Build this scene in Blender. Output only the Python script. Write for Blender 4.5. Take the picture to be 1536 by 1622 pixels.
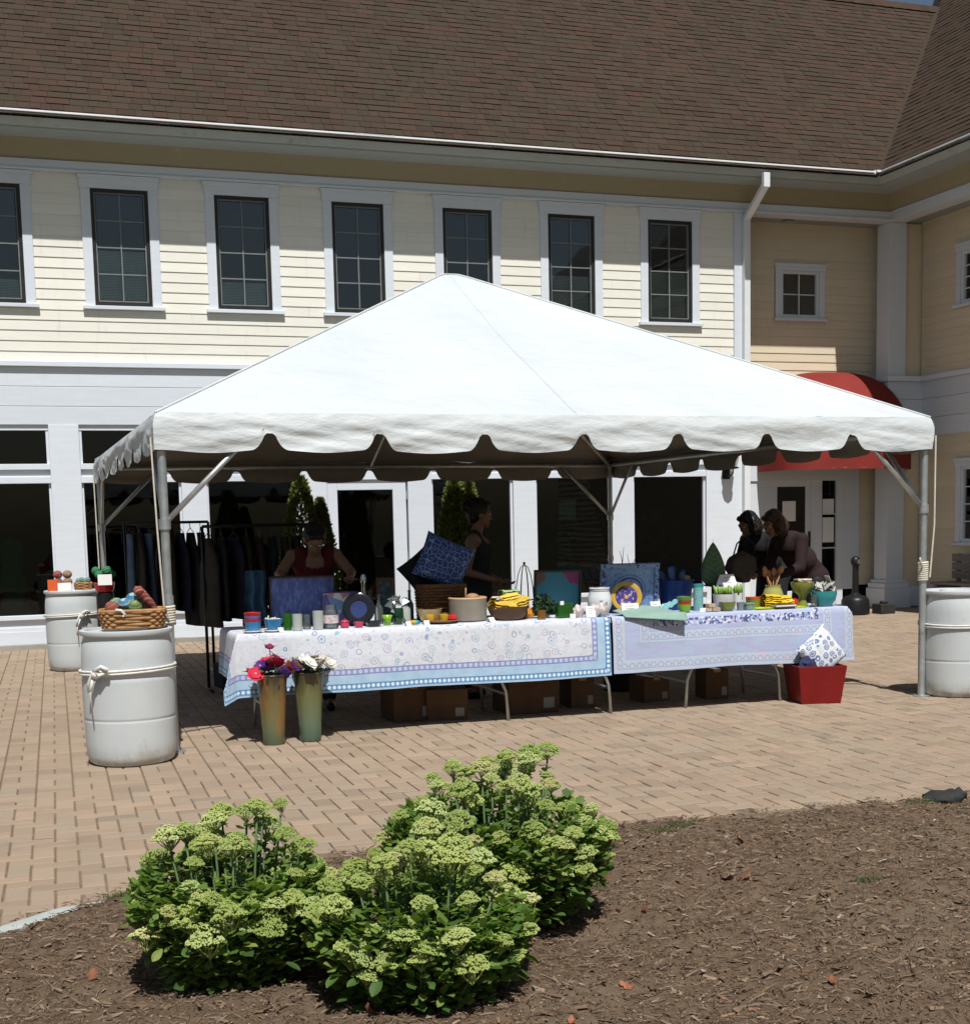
import bpy, bmesh, math, random
import numpy as np
from mathutils import Vector, Matrix, Euler, noise
R = math.radians
random.seed(7)
for o in list(bpy.data.objects): bpy.data.objects.remove(o)
SC = bpy.context.scene
COL = SC.collection

# ------------------------------------------------------------------ camera
cam_d = bpy.data.cameras.new('camera')
cam = bpy.data.objects.new('camera', cam_d); COL.objects.link(cam)
cam_d.sensor_fit = 'HORIZONTAL'; cam_d.sensor_width = 36.0
cam_d.lens = 36.0 * 2143.72 / 1536.0
cam_d.shift_y = (1067.04 - 811.0) / 1536.0
cam_d.clip_start = 0.05; cam_d.clip_end = 2000
_yaw, _pit, _rol = 0.3269, -0.1108, -0.0217
_fw = Vector((math.sin(_yaw)*math.cos(_pit), math.cos(_yaw)*math.cos(_pit), math.sin(_pit)))
_r = Vector((math.cos(_yaw), -math.sin(_yaw), 0)); _u = _r.cross(_fw)
_R = _r*math.cos(_rol) + _u*math.sin(_rol); _U = -_r*math.sin(_rol) + _u*math.cos(_rol)
cam.matrix_world = Matrix(((_R.x, _U.x, -_fw.x, 0), (_R.y, _U.y, -_fw.y, 0), (_R.z, _U.z, -_fw.z, 1.4968), (0, 0, 0, 1)))
SC.camera = cam

# ------------------------------------------------------------------ world, sun, exposure
SUN_EL, SUN_AZ = R(59.5), R(7.0)         # shadows run along +Y, turned 7 degrees towards +X
sdir = Vector((math.sin(SUN_AZ)*math.cos(SUN_EL), math.cos(SUN_AZ)*math.cos(SUN_EL), -math.sin(SUN_EL)))
W = bpy.data.worlds.new('World'); SC.world = W; W.use_nodes = True
wn = W.node_tree
sky = wn.nodes.new('ShaderNodeTexSky'); sky.sky_type = 'NISHITA'; sky.sun_disc = False
sky.sun_elevation = SUN_EL; sky.sun_rotation = math.atan2(-sdir.x, -sdir.y)
sky.air_density = 1.2; sky.dust_density = 1.5; sky.ozone_density = 1.0
wn.links.new(sky.outputs[0], wn.nodes['Background'].inputs[0])
wn.nodes['Background'].inputs[1].default_value = 0.05
sl = bpy.data.lights.new('sun', 'SUN'); sl.energy = 5.0; sl.angle = R(0.55); sl.color = (1.0, 0.985, 0.955)
so = bpy.data.objects.new('sun', sl); COL.objects.link(so)
so.rotation_euler = sdir.to_track_quat('-Z', 'Y').to_euler()
so.location = (-2, -10, 20)
SC.view_settings.view_transform = 'Standard'; SC.view_settings.look = 'None'
SC.view_settings.exposure = 0.0; SC.view_settings.gamma = 1.0
SC.render.engine = 'CYCLES'
SC.cycles.max_bounces = 8; SC.cycles.diffuse_bounces = 2; SC.cycles.transparent_max_bounces = 12

# ------------------------------------------------------------------ node helpers
class NT:
    def __init__(s, name):
        s.m = bpy.data.materials.new(name); s.m.use_nodes = True; s.t = s.m.node_tree
        s.b = s.t.nodes['Principled BSDF']
    def set(s, sock, v):
        if v is None: return
        if hasattr(v, 'is_output') : s.t.links.new(v, sock)
        elif isinstance(v, bpy.types.Node): s.t.links.new(v.outputs[0], sock)
        else:
            if isinstance(v, (tuple, list)) and len(v) == 3 and len(getattr(sock, 'default_value', (0,))) == 4: v = (*v, 1)
            sock.default_value = v
    def n(s, typ, *ins, **kw):
        props = {k: v for k, v in kw.items() if k[0] != '_'}
        nd = s.t.nodes.new('ShaderNode' + typ)
        for k, v in props.items(): setattr(nd, k, v)
        for i, v in enumerate(ins): s.set(nd.inputs[i], v)
        for k, v in kw.items():
            if k[0] == '_': s.set(nd.inputs[k[1:].replace('_', ' ')], v)
        return nd
    def math(s, op, a, b=0.0, c=None):
        nd = s.n('Math', a, b, operation=op)
        if c is not None: s.set(nd.inputs[2], c)
        return nd.outputs[0]
    def mix(s, fac, a, b, blend='MIX'):
        nd = s.t.nodes.new('ShaderNodeMix'); nd.data_type = 'RGBA'; nd.blend_type = blend
        s.set(nd.inputs[0], fac); s.set(nd.inputs[6], a); s.set(nd.inputs[7], b)
        return nd.outputs[2]
    def ramp(s, fac, stops, interp='LINEAR'):
        nd = s.n('ValToRGB', fac); e = nd.color_ramp; e.interpolation = interp
        while len(e.elements) < len(stops): e.elements.new(0.5)
        for el, (p, c) in zip(e.elements, stops):
            el.position = p; el.color = (*c, 1) if len(c) == 3 else c
        return nd.outputs[0]
    def noise(s, vec, scale, detail=4, rough=.55, out=0):
        return s.n('TexNoise', vec, _Scale=scale, _Detail=detail, _Roughness=rough).outputs[out]
    def coord(s, which='Object'): return s.n('TexCoord').outputs[which]
    def mapv(s, vec, scale=(1, 1, 1), rot=(0, 0, 0)):
        return s.n('Mapping', vec, _Scale=scale, _Rotation=rot).outputs[0]
    def sstep(s, x, lo, hi):
        nd = s.n('MapRange', x, lo, hi, 0.0, 1.0, interpolation_type='SMOOTHSTEP'); return nd.outputs[0]
    def band(s, x, lo, hi):
        return s.math('MULTIPLY', s.math('GREATER_THAN', x, lo), s.math('LESS_THAN', x, hi))
    def fin(s, col=None, rough=None, bump=None, strength=.2, dist=.01, spec=None, metal=None, **kw):
        if col is not None: s.set(s.b.inputs['Base Color'], col)
        if rough is not None: s.set(s.b.inputs['Roughness'], rough)
        if spec is not None: s.set(s.b.inputs['Specular IOR Level'], spec)
        if metal is not None: s.set(s.b.inputs['Metallic'], metal)
        if bump is not None:
            bn = s.n('Bump', _Height=bump, _Strength=strength, _Distance=dist)
            s.t.links.new(bn.outputs[0], s.b.inputs['Normal'])
        for k, v in kw.items(): s.set(s.b.inputs[k.replace('_', ' ')], v)
        return s.m

MATS = {}
def pm(name, c, var=.12, scale=6.0, rough=.6, bump=.12, bscale=60.0, spec=.3, metal=0.0, rnd=0.0, stretch=(1, 1, 1), c2=None, f2=.35, s2=3.0, **kw):
    """general painted / cloth / ceramic material: base colour with cloudy variation, optional second colour in patches, fine relief"""
    if name in MATS: return MATS[name]
    t = NT(name); co = t.mapv(t.coord(), stretch)
    n1 = t.noise(co, scale, 5, .6)
    lo = tuple(max(0, x*(1-var)) for x in c); hi = tuple(min(1, x*(1+var)) for x in c)
    col = t.ramp(n1, [(.3, lo), (.7, hi)])
    if c2: col = t.mix(t.sstep(t.noise(co, s2, 5, .65), 1-f2-.12, 1-f2+.12), col, c2)
    if rnd:
        r = t.n('ObjectInfo').outputs['Random']
        col = t.mix(1.0, col, t.ramp(r, [(0, (1-rnd,)*3), (1, (1+rnd,)*3)]), 'MULTIPLY')
    rg = t.math('ADD', t.math('MULTIPLY', t.math('SUBTRACT', n1, .5), .25), rough)
    MATS[name] = t.fin(col, rg, t.noise(co, bscale, 3), bump, .004, spec, metal, **kw)
    return MATS[name]

# ------------------------------------------------------------------ mesh helpers
class MB:
    def __init__(s): s.v = []; s.f = []; s.mi = []; s.r = []
    def add(s, vs, fs, mi=0, r=None):
        b = len(s.v); s.v += [tuple(v) for v in vs]
        for f in fs: s.f.append(tuple(i+b for i in f)); s.mi.append(mi); s.r.append(random.random() if r is None else r)
        return s
    def box(s, x0, x1, y0, y1, z0, z1, mi=0, r=None):
        return s.add([(x0,y0,z0),(x1,y0,z0),(x1,y1,z0),(x0,y1,z0),(x0,y0,z1),(x1,y0,z1),(x1,y1,z1),(x0,y1,z1)],
                     [(0,3,2,1),(4,5,6,7),(0,1,5,4),(1,2,6,5),(2,3,7,6),(3,0,4,7)], mi, r)
    def obox(s, c, size, rot=(0,0,0), mi=0):
        M = Euler(rot).to_matrix(); c = Vector(c); h = Vector(size)*.5
        vs = [c + M @ Vector((a*h.x, b*h.y, d*h.z)) for d in (-1,1) for a, b in ((-1,-1),(1,-1),(1,1),(-1,1))]
        return s.add(vs, [(0,3,2,1),(4,5,6,7),(0,1,5,4),(1,2,6,5),(2,3,7,6),(3,0,4,7)], mi)
    def beam(s, a, b, w, h, mi=0):
        a = Vector(a); b = Vector(b); d = (b-a).normalized()
        up = Vector((0,0,1)) if abs(d.z) < .95 else Vector((0,1,0))
        x = d.cross(up).normalized()*w*.5; y = x.cross(d).normalized()*h*.5
        vs = [p + sx*x + sy*y for p in (a, b) for sx, sy in ((-1,-1),(1,-1),(1,1),(-1,1))]
        return s.add(vs, [(0,3,2,1),(4,5,6,7),(0,1,5,4),(1,2,6,5),(2,3,7,6),(3,0,4,7)], mi)
    def lathe(s, prof, n=24, c=(0,0,0), M=None, mi=0, cap=True, jit=0, sq=1.0):
        vs = []; fs = []
        for k, (r, z) in enumerate(prof):
            for i in range(n):
                a = 2*math.pi*i/n; rr = r*(1 + jit*noise.noise((math.cos(a)*2, math.sin(a)*2, z*6)))
                p = Vector((rr*math.cos(a), rr*math.sin(a)*sq, z))
                if M is not None: p = M @ p
                vs.append((p.x+c[0], p.y+c[1], p.z+c[2]))
        m = len(prof)
        for k in range(m-1):
            for i in range(n):
                j = (i+1) % n; fs.append((k*n+i, k*n+j, (k+1)*n+j, (k+1)*n+i))
        if cap:
            if prof[0][0] > 1e-5: fs.append(tuple(range(n-1, -1, -1)))
            if prof[-1][0] > 1e-5: fs.append(tuple((m-1)*n+i for i in range(n)))
        return s.add(vs, fs, mi)
    def tube(s, pts, r, n=8, mi=0, closed=False):
        pts = [Vector(p) for p in pts]; m = len(pts)
        rs = r if isinstance(r, (list, tuple)) else [r]*m
        vs = []; fs = []; px = None
        for k, p in enumerate(pts):
            if closed: d = pts[(k+1) % m]-pts[k-1]
            else: d = pts[min(k+1, m-1)]-pts[max(k-1, 0)]
            d.normalize()
            if px is None:
                px = d.orthogonal().normalized()
            else:
                px = px - d*px.dot(d); px.normalize()
            py = d.cross(px)
            for i in range(n):
                a = 2*math.pi*i/n; vs.append(p + px*math.cos(a)*rs[k] + py*math.sin(a)*rs[k])
        for k in range(m if closed else m-1):
            k2 = (k+1) % m
            for i in range(n):
                j = (i+1) % n; fs.append((k*n+i, k*n+j, k2*n+j, k2*n+i))
        if not closed:
            fs.append(tuple(range(n-1, -1, -1))); fs.append(tuple((m-1)*n+i for i in range(n)))
        return s.add(vs, fs, mi)
    def ell(s, c, rad, rot=(0,0,0), nu=16, nv=10, mi=0, jit=0):
        if not isinstance(rad, (tuple, list)): rad = (rad,)*3
        M = Euler(rot).to_matrix(); c = Vector(c); vs = []; fs = []
        for k in range(1, nv):
            t = math.pi*k/nv
            for i in range(nu):
                a = 2*math.pi*i/nu; d = Vector((math.sin(t)*math.cos(a), math.sin(t)*math.sin(a), -math.cos(t)))
                q = 1 + (jit*noise.noise(d*2.2 + c*9) if jit else 0)
                vs.append(c + M @ Vector((d.x*rad[0]*q, d.y*rad[1]*q, d.z*rad[2]*q)))
        b = len(vs); vs.append(c + M @ Vector((0,0,-rad[2]))); vs.append(c + M @ Vector((0,0,rad[2])))
        for k in range(nv-2):
            for i in range(nu):
                j = (i+1) % nu; fs.append((k*nu+i, k*nu+j, (k+1)*nu+j, (k+1)*nu+i))
        for i in range(nu):
            j = (i+1) % nu; fs.append((b, j, i)); fs.append((b+1, (nv-2)*nu+i, (nv-2)*nu+j))
        return s.add(vs, fs, mi)
    def cap(s, a, b, ra, rb, n=12, mi=0):
        """tapered capsule"""
        a = Vector(a); b = Vector(b); d = b-a; L = d.length
        if L < 1e-6: return s.ell(a, max(ra, rb), nu=n, nv=8, mi=mi)
        d /= L; pts = []; rs = []
        for k in range(5):
            t = (k+.35)/4.6*math.pi/2; pts.append(a - d*ra*math.cos(t)); rs.append(ra*math.sin(t))
        pts += [a, b]; rs += [ra, rb]
        for k in range(4, -1, -1):
            t = (k+.35)/4.6*math.pi/2; pts.append(b + d*rb*math.cos(t)); rs.append(rb*math.sin(t))
        return s.tube(pts, rs, n, mi)
    def grid(s, fn, nu, nv, mi=0, flip=False):
        vs = [fn(i/nu, j/nv) for j in range(nv+1) for i in range(nu+1)]; fs = []
        for j in range(nv):
            for i in range(nu):
                a = j*(nu+1)+i; q = (a, a+1, a+nu+2, a+nu+1); fs.append(q[::-1] if flip else q)
        return s.add(vs, fs, mi)
    def mesh(s, name, mats, smooth=False, attr=False):
        me = bpy.data.meshes.new(name); me.from_pydata(s.v, [], s.f)
        if not isinstance(mats, (list, tuple)): mats = [mats]
        for m in mats: me.materials.append(m)
        if len(mats) > 1: me.polygons.foreach_set('material_index', s.mi)
        if smooth: me.polygons.foreach_set('use_smooth', [True]*len(s.f))
        if attr:
            a = me.attributes.new('rnd', 'FLOAT', 'FACE'); a.data.foreach_set('value', s.r)
        me.update(); return me
    def build(s, name, mats, parent=None, smooth=False, bevel=0, loc=None, rot=None, attr=False, auto=None):
        me = s.mesh(name, mats, smooth, attr)
        o = bpy.data.objects.new(name, me); COL.objects.link(o)
        if parent: o.parent = parent
        if loc is not None: o.location = loc
        if rot is not None: o.rotation_euler = rot
        if auto and smooth:
            for p in me.polygons: p.use_smooth = True
            me.set_sharp_from_angle(angle=R(auto))
        if bevel:
            b = o.modifiers.new('bevel', 'BEVEL'); b.width = bevel; b.segments = 2; b.limit_method = 'ANGLE'; b.angle_limit = R(40)
        return o

def put(name, me, parent=None, loc=(0,0,0), rot=(0,0,0), scale=(1,1,1)):
    o = bpy.data.objects.new(name, me); COL.objects.link(o)
    if parent: o.parent = parent
    o.location = loc; o.rotation_euler = rot; o.scale = scale if isinstance(scale, (tuple, list)) else (scale,)*3
    return o
def tag(o, label, cat, group=None, kind=None):
    if label: o['label'] = label
    if cat: o['category'] = cat
    if group: o['group'] = group
    if kind: o['kind'] = kind
    return o
def thing(name, label, cat, loc=(0,0,0), rz=0, group=None):
    o = bpy.data.objects.new(name, None); COL.objects.link(o); o.empty_display_size = .1
    o.location = loc; o.rotation_euler = (0,0,rz); return tag(o, label, cat, group)
def remesh(o, vox, smooth=2):
    m = o.modifiers.new('remesh', 'REMESH'); m.mode = 'VOXEL'; m.voxel_size = vox; m.use_smooth_shade = True
    if smooth:
        q = o.modifiers.new('smooth', 'SMOOTH'); q.factor = .5; q.iterations = smooth
    return o
def nz(x, y=0, z=0): return noise.noise((x, y, z))

# ------------------------------------------------------------------ shared materials
def kid(o, root):
    o.parent = root; o.matrix_parent_inverse = Matrix.Translation(-Vector(root.location)) if root.type == 'EMPTY' else Matrix(); return o
def bw(mb, name, mat, root, **kw):           # a part given in world coordinates
    return kid(mb.build(name, mat, None, **kw), root)
def board_mat(name, c, rough=.5, dirt=(.45,.42,.36), amt=.38):
    t = NT(name); co = t.coord()
    n = t.noise(t.mapv(co, (1.2, 1.2, 9)), 2.5, 6, .65)
    col = t.ramp(n, [(.3, tuple(x*.93 for x in c)), (.7, c)])
    st = t.sstep(t.noise(t.mapv(co, (7, 7, .8)), 1.5, 6, .7), .56, .8)
    col = t.mix(t.math('MULTIPLY', st, amt), col, dirt)
    r = t.n('ObjectInfo').outputs['Random']
    col = t.mix(1.0, col, t.ramp(r, [(0, (.95,.95,.955)), (1, (1.03,1.03,1.02))]), 'MULTIPLY')
    return t.fin(col, rough, t.noise(t.mapv(co, (3, 3, 40)), 12, 4), .12, .003, .35)
M_SIDE = board_mat('cream_clapboard_paint', (.83, .81, .715))
M_SIDE2 = board_mat('peach_clapboard_paint', (.74, .64, .47))
M_TRIM = board_mat('white_trim_paint', (.70, .745, .80), .45, (.45,.47,.48), .2)
M_SOFFIT = board_mat('shade_grey_soffit_paint', (.35, .385, .36), .6, (.25,.27,.25), .5)  # white soffit with the eave's shade put into the grey, plus dirt streaks
M_OCHRE = board_mat('ochre_bed_board_paint', (.30, .265, .165), .6)  # ochre lowered to hold the shade under the eave
M_GUT = pm('white_gutter_enamel', (.74, .77, .77), .05, 3, .35, .03, c2=(.45,.47,.45), f2=.2, s2=5)
M_SASH = pm('dark_bronze_sash', (.022, .022, .02), .2, 8, .45, .05)
M_MUNT = pm('grey_muntin', (.19, .205, .205), .1, 8, .5, .03)
M_BLIND = pm('pale_blind', (.62, .70, .70), .06, 5, .6, .03)
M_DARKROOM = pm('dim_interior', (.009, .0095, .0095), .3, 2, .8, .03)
M_CONC = pm('concrete', (.33, .31, .27), .18, 4, .85, .3, 30, .2, c2=(.2,.19,.16), f2=.35, s2=2)
M_STEEL = pm('galvanized_steel', (.50, .53, .53), .12, 12, .42, .06, 60, .5, .75, c2=(.28,.29,.28), f2=.3, s2=9)
M_BLACK = pm('black_plastic', (.012, .012, .013), .2, 6, .4, .06)
M_PAPER = pm('white_paper', (.80, .80, .78), .03, 4, .7, .03)
def glass_mat(name, tint=(.84,.88,.87), rough=.02, ior=1.5, k=1.5):
    t = NT(name); out = t.t.nodes['Material Output']
    tr = t.n('BsdfTransparent', tint); gl = t.n('BsdfGlossy', (.95,.97,1.0), rough)
    bn = t.n('Bump', _Height=t.noise(t.coord(), 2.2, 2), _Strength=.05, _Distance=.02)
    fr = t.n('Fresnel', ior, bn); t.t.links.new(bn.outputs[0], gl.inputs['Normal'])
    f2 = t.math('ADD', t.math('MULTIPLY', fr.outputs[0], k), .0)
    mx = t.n('MixShader', f2, tr, gl); t.t.links.new(mx.outputs[0], out.inputs[0]); return t.m
M_GLASS = glass_mat('window_glass')
M_GLASSD = glass_mat('tinted_shop_glass', (.34, .40, .38), k=.8)

# ------------------------------------------------------------------ ground
D = 18.47                                    # plane of the main facade
def edge_y(x):                               # planting bed / paving border
    P = [(-4, 3.2), (-1.2, 4.45), (-.16, 5.30), (.31, 5.70), (.9, 5.93), (1.7, 6.02), (2.64, 6.0), (3.13, 5.985), (3.82, 5.94), (4.68, 5.86), (6.5, 5.6), (9, 5.2)]
    for (a, b), (c, d) in zip(P, P[1:]):
        if a <= x <= c: u = (x-a)/(c-a); return b+(d-b)*u
    return P[0][1] if x < P[0][0] else P[-1][1]
t = NT('ground_soil'); co = t.coord()
t.fin(t.ramp(t.noise(co, 3, 8, .7), [(.3, (.045,.05,.025)), (.6, (.09,.085,.05)), (.8, (.12,.10,.07))]), .95, t.noise(co, 30, 6), .5, .02, .1)
g = MB().add([(-300,-300,-.08),(300,-300,-.08),(300,300,-.08),(-300,300,-.08)], [(0,1,2,3)]).build('ground', t.m); tag(g, None, None, kind='structure')

t = NT('sand_joint'); co = t.coord()
t.fin(t.ramp(t.noise(co, 9, 8, .7), [(.3, (.15,.11,.075)), (.62, (.22,.17,.12)), (.8, (.15,.15,.08))]), .95, t.noise(co, 90, 5), .6, .01, .1)
pb = MB()
xs = [-2.6 + k*.35 for k in range(34)]
vs = [(x, edge_y(x)-.05, -.010) for x in xs] + [(x, 19.4, -.010) for x in xs]
pb.add(vs, [(i, i+1, i+1+len(xs), i+len(xs)) for i in range(len(xs)-1)])
pb.add([(xs[-1], edge_y(xs[-1])-.05, -.010), (14, 5, -.010), (14, 19.4, -.010), (xs[-1], 19.4, -.010)], [(0,1,2,3)])
pave = pb.build('pavement', t.m); tag(pave, None, None, kind='structure')

def paver_mat(name, single):
    t = NT(name); co = t.n('NewGeometry').outputs['Position']
    r = t.n('ObjectInfo').outputs['Random'] if single else t.n('Attribute', attribute_name='rnd').outputs['Fac']
    col = t.ramp(r, [(0, (.275,.208,.148)), (.25, (.345,.258,.182)), (.5, (.325,.258,.188)), (.75, (.385,.280,.198)), (.9, (.33,.240,.166)), (1, (.25,.207,.152))])
    big = t.noise(co, .7, 4, .6)
    col = t.mix(t.sstep(big, .45, .75), col, t.mix(.75, col, (.30,.225,.165)))
    col = t.mix(t.math('MULTIPLY', t.sstep(t.noise(co, 2.3, 7, .75), .5, .78), .6), col, (.22,.18,.135))
    col = t.mix(t.math('MULTIPLY', t.sstep(t.noise(co, 160, 3), .5, .75), .3), col, (.22,.17,.13))
    return t.fin(col, .88, t.noise(co, 140, 5, .7), .55, .006, .2)
M_PAV1, M_PAVN = paver_mat('clay_paver', True), paver_mat('clay_paver_field', False)
def brick_geo(hx, hy, e=.004, z0=-.02):
    v = [(-hx,-hy,z0),(hx,-hy,z0),(hx,hy,z0),(-hx,hy,z0),(-hx,-hy,-e),(hx,-hy,-e),(hx,hy,-e),(-hx,hy,-e),
         (-hx+e,-hy+e,0),(hx-e,-hy+e,0),(hx-e,hy-e,0),(-hx+e,hy-e,0)]
    return v, [(8,9,10,11),(4,5,9,8),(5,6,10,9),(6,7,11,10),(7,4,8,11),(0,1,5,4),(1,2,6,5),(2,3,7,6),(3,0,4,7)]
U = .1035; PY = -.022; cp, sp = math.cos(PY), math.sin(PY)
bricks = []
def try_brick(x, y, rot):
    X, Y = x*cp - y*sp, x*sp + y*cp + 7.93
    if X < -2.2 or X > min(.82*Y + 2.2, 13.6) or Y > D + .55 or Y < edge_y(X) + .035: return
    if Y > D - .06 and X < 10.5: return
    bricks.append((X, Y, rot))
nrow = 125
for i in range(-60, 190):                     # herringbone on the near side (y<0): vertical and horizontal bricks on a unit grid
    for j in range(-60, 0):
        k = (i + j) % 4
        if k == 0: try_brick((i+1)*U, (j+.5)*U, 0)            # lies along x over cells (i,j),(i+1,j)
        elif k == 2 and j < -1: try_brick((i+.5)*U, (j+1)*U, 1)          # lies along y over cells (i,j),(i,j+1)
        elif k == 2: try_brick((i+.5)*U, (j+.5)*U, 2)                    # cut half brick at the change of pattern
for i in range(-30, 90):                      # basket weave beyond
    for j in range(0, 56):
        x, y = i*2*U, j*2*U
        if (i+j) % 2 == 0: try_brick(x+U*.5, y+U, 1); try_brick(x+U*1.5, y+U, 1)
        else: try_brick(x+U, y+U*.5, 0); try_brick(x+U, y+U*1.5, 0)
bricks.sort(key=lambda b: b[0]**2 + b[1]**2 + (0 if -.3 < b[0] < .8*b[1]+.2 else 1e4))
G = [brick_geo(.0993, .0480), brick_geo(.0480, .0993), brick_geo(.0480, .0480)]
gm = []
for v, f in G:
    mb = MB().add(v, f); gm.append(mb.mesh('paver', M_PAV1))
for (x, y, r) in bricks[:300]:
    kid(put('paver', gm[r], None, (x, y, random.uniform(-.003, .002)), (random.uniform(-.012, .012), random.uniform(-.012, .012), PY + random.uniform(-.012, .012))), pave)
mb = MB()
for (x, y, r) in bricks[300:]:
    v, f = G[r]; a = PY + random.uniform(-.012, .012); c, s = math.cos(a), math.sin(a); dz = random.uniform(-.003, .002); tx, ty = random.uniform(-.01,.01), random.uniform(-.01,.01)
    mb.add([(x + px*c - py*s, y + px*s + py*c, pz + dz + px*tx + py*ty) for px, py, pz in v], f, 0, random.random())
o = bw(mb, 'paver_field', M_PAVN, pave, attr=True); o['kind'] = 'stuff'

# ------------------------------------------------------------------ shop building
B = thing('shop_building', 'cream clapboard two-storey shop building with brown shingle roof and white trim', 'building', (5, D, 0))
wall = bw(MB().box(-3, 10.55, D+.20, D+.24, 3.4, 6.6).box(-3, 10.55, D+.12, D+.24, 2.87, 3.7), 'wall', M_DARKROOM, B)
OPEN = [(1.083+1.565*k - .12, 1.083+1.565*k + .84) for k in range(-2, 6)]
EXP = .131
def clap(axis, u0, u1, z, plane, mat, parent, zt=None):
    """one lapped board: u along the wall, proud at its lower edge"""
    prof = [(.017, z), (.017, z+.004), (.006, zt or z+EXP+.012), (-.01, zt or z+EXP+.012), (-.01, z)]
    e0, e1 = u0, u1
    vs = []
    for u in (e0, e1):
        for d, zz in prof:
            vs.append((u, plane-d, zz) if axis == 'x' else (plane-d, u, zz))
    n = len(prof); fs = [tuple(range(n)), tuple(range(2*n-1, n-1, -1))] + [(k, k+n, (k+1) % n + n, (k+1) % n) for k in range(n)]
    if axis == 'x': fs = [f[::-1] for f in fs]
    return bw(MB().add(vs, fs), 'clapboard', mat, parent)
def rows(axis, u0, u1, z0, z1, plane, mat, parent, openings, joints=()):
    """courses of lapped boards cut round the openings (a, b, low, high)"""
    z = z0
    while z < z1 - .01:
        segs = [(u0, u1)]
        if joints:
            c = sorted(random.sample(joints, 1)); pts = [u0] + c + [u1]; segs = [(p+.001, q-.001) for p, q in zip(pts, pts[1:])]
        for a, b, lo, hi in openings:
            if z < hi and z + EXP > lo:
                ns = []
                for p, q in segs:
                    if q <= a or p >= b: ns.append((p, q)); continue
                    if p < a: ns.append((p, a))
                    if q > b: ns.append((b, q))
                segs = ns
                if z < lo - .004: clap(axis, a+.001, b-.001, z, plane, mat, parent, lo)
                if z + EXP > hi + .004: clap(axis, a+.001, b-.001, hi, plane, mat, parent, z+EXP+.012)
        for p, q in segs:
            if q - p > .03: clap(axis, p, q, z, plane, mat, parent)
        z += EXP
rows('x', -3, 10.32, 3.665, 6.02, D, M_SIDE, wall, [(a, b, 4.338, 6.03) for a, b in OPEN], (-.7, .75, 2.3, 3.86, 5.43, 7.0, 8.56))

def window(root, x0, x1, z0, z1, Y, frame, cas=.12, head=.165, cols=2, rows=4, dark=True, blind=0, axis='x', deep=.19, xx=0):
    """casing mesh with sill, sash, muntins, panes; local u across, d outward"""
    def bx(mb, u0, u1, d0, d1, za, zb, mi=0):
        if axis == 'x': mb.box(u0, u1, Y-d1, Y-d0, za, zb, mi)
        else: mb.box(Y-d1, Y-d0, u0, u1, za, zb, mi)
    c = MB(); bx(c, x0-cas, x0, -deep, .035, z0-.02, z1); bx(c, x1, x1+cas, -deep, .035, z0-.02, z1)
    bx(c, x0-cas-.012, x1+cas+.012, -deep, .043, z1, z1+head); bx(c, x0-cas-.03, x1+cas+.03, .043, .06, z1+head-.05, z1+head)
    w = bw(c, 'window', M_TRIM, root, bevel=.004)
    s = MB(); bx(s, x0-cas-.035, x1+cas+.035, -deep, .075, z0-.065, z0-.02); sub(s, 'sill', M_TRIM, w, .004)
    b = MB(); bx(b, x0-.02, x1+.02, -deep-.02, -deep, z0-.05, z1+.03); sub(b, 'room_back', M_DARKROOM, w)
    fw = .045
    s = MB(); bx(s, x0, x0+fw, -.05, .015, z0-.02, z1); bx(s, x1-fw, x1, -.05, .015, z0-.02, z1); bx(s, x0+fw, x1-fw, -.05, .015, z1-fw, z1); bx(s, x0+fw, x1-fw, -.05, .015, z0-.02, z0+fw-.005)
    sub(s, 'sash', frame, w, .003)
    u0, u1, za, zb = x0+fw, x1-fw, z0+fw-.005, z1-fw
    if dark:
        s = MB(); e = .016
        bx(s, u0, u0+e, -.04, -.005, za, zb); bx(s, u1-e, u1, -.04, -.005, za, zb); bx(s, u0+e, u1-e, -.04, -.005, za, za+e); bx(s, u0+e, u1-e, -.04, -.005, zb-e, zb)
        sub(s, 'inner_frame', M_MUNT, w)
        u0 += e; u1 -= e; za += e; zb -= e
    mt = M_MUNT if dark else M_TRIM; h = .008
    for k in range(1, cols):
        u = u0 + (u1-u0)*k/cols; s = MB(); bx(s, u-h, u+h, -.045, -.008, za, zb); sub(s, 'muntin', mt, w)
    for k in range(1, rows):
        zz = za + (zb-za)*k/rows; s = MB(); bx(s, u0, u1, -.0435, -.0095, zz-h, zz+h); sub(s, 'muntin', mt, w)
    for i in range(cols):
        for j in range(rows):
            s = MB(); bx(s, u0+(u1-u0)*i/cols+h, u0+(u1-u0)*(i+1)/cols-h, -.03, -.026, za+(zb-za)*j/rows+h, za+(zb-za)*(j+1)/rows-h); sub(s, 'pane', M_GLASS, w)
    if blind:
        s = MB(); k = 0; zz = za + .02
        while zz < za + (zb-za)*blind:
            if axis == 'x': s.add([(u0, Y+.07, zz+.014), (u1, Y+.07, zz+.014), (u1, Y+.085, zz), (u0, Y+.085, zz)], [(0,1,2,3)])
            else: s.add([(Y+.10, u0, zz+.014), (Y+.10, u1, zz+.014), (Y+.12, u1, zz), (Y+.12, u0, zz)], [(3,2,1,0)])
            zz += .02
        sub(s, 'blind', M_BLIND, w)
    return w
def sub(mb, name, mat, parent, bevel=0, **kw):
    o = mb.build(name, mat, parent, bevel=bevel, **kw); return o
for k in range(-2, 6):
    x0 = 1.083 + 1.565*k
    window(B, x0, x0+.72, 4.40, 5.85, D, M_SASH, blind={0: .47, 1: .22, 2: .0, 3: .3, 4: .42, 5: .5, -1: .18}.get(k, .3))

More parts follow.
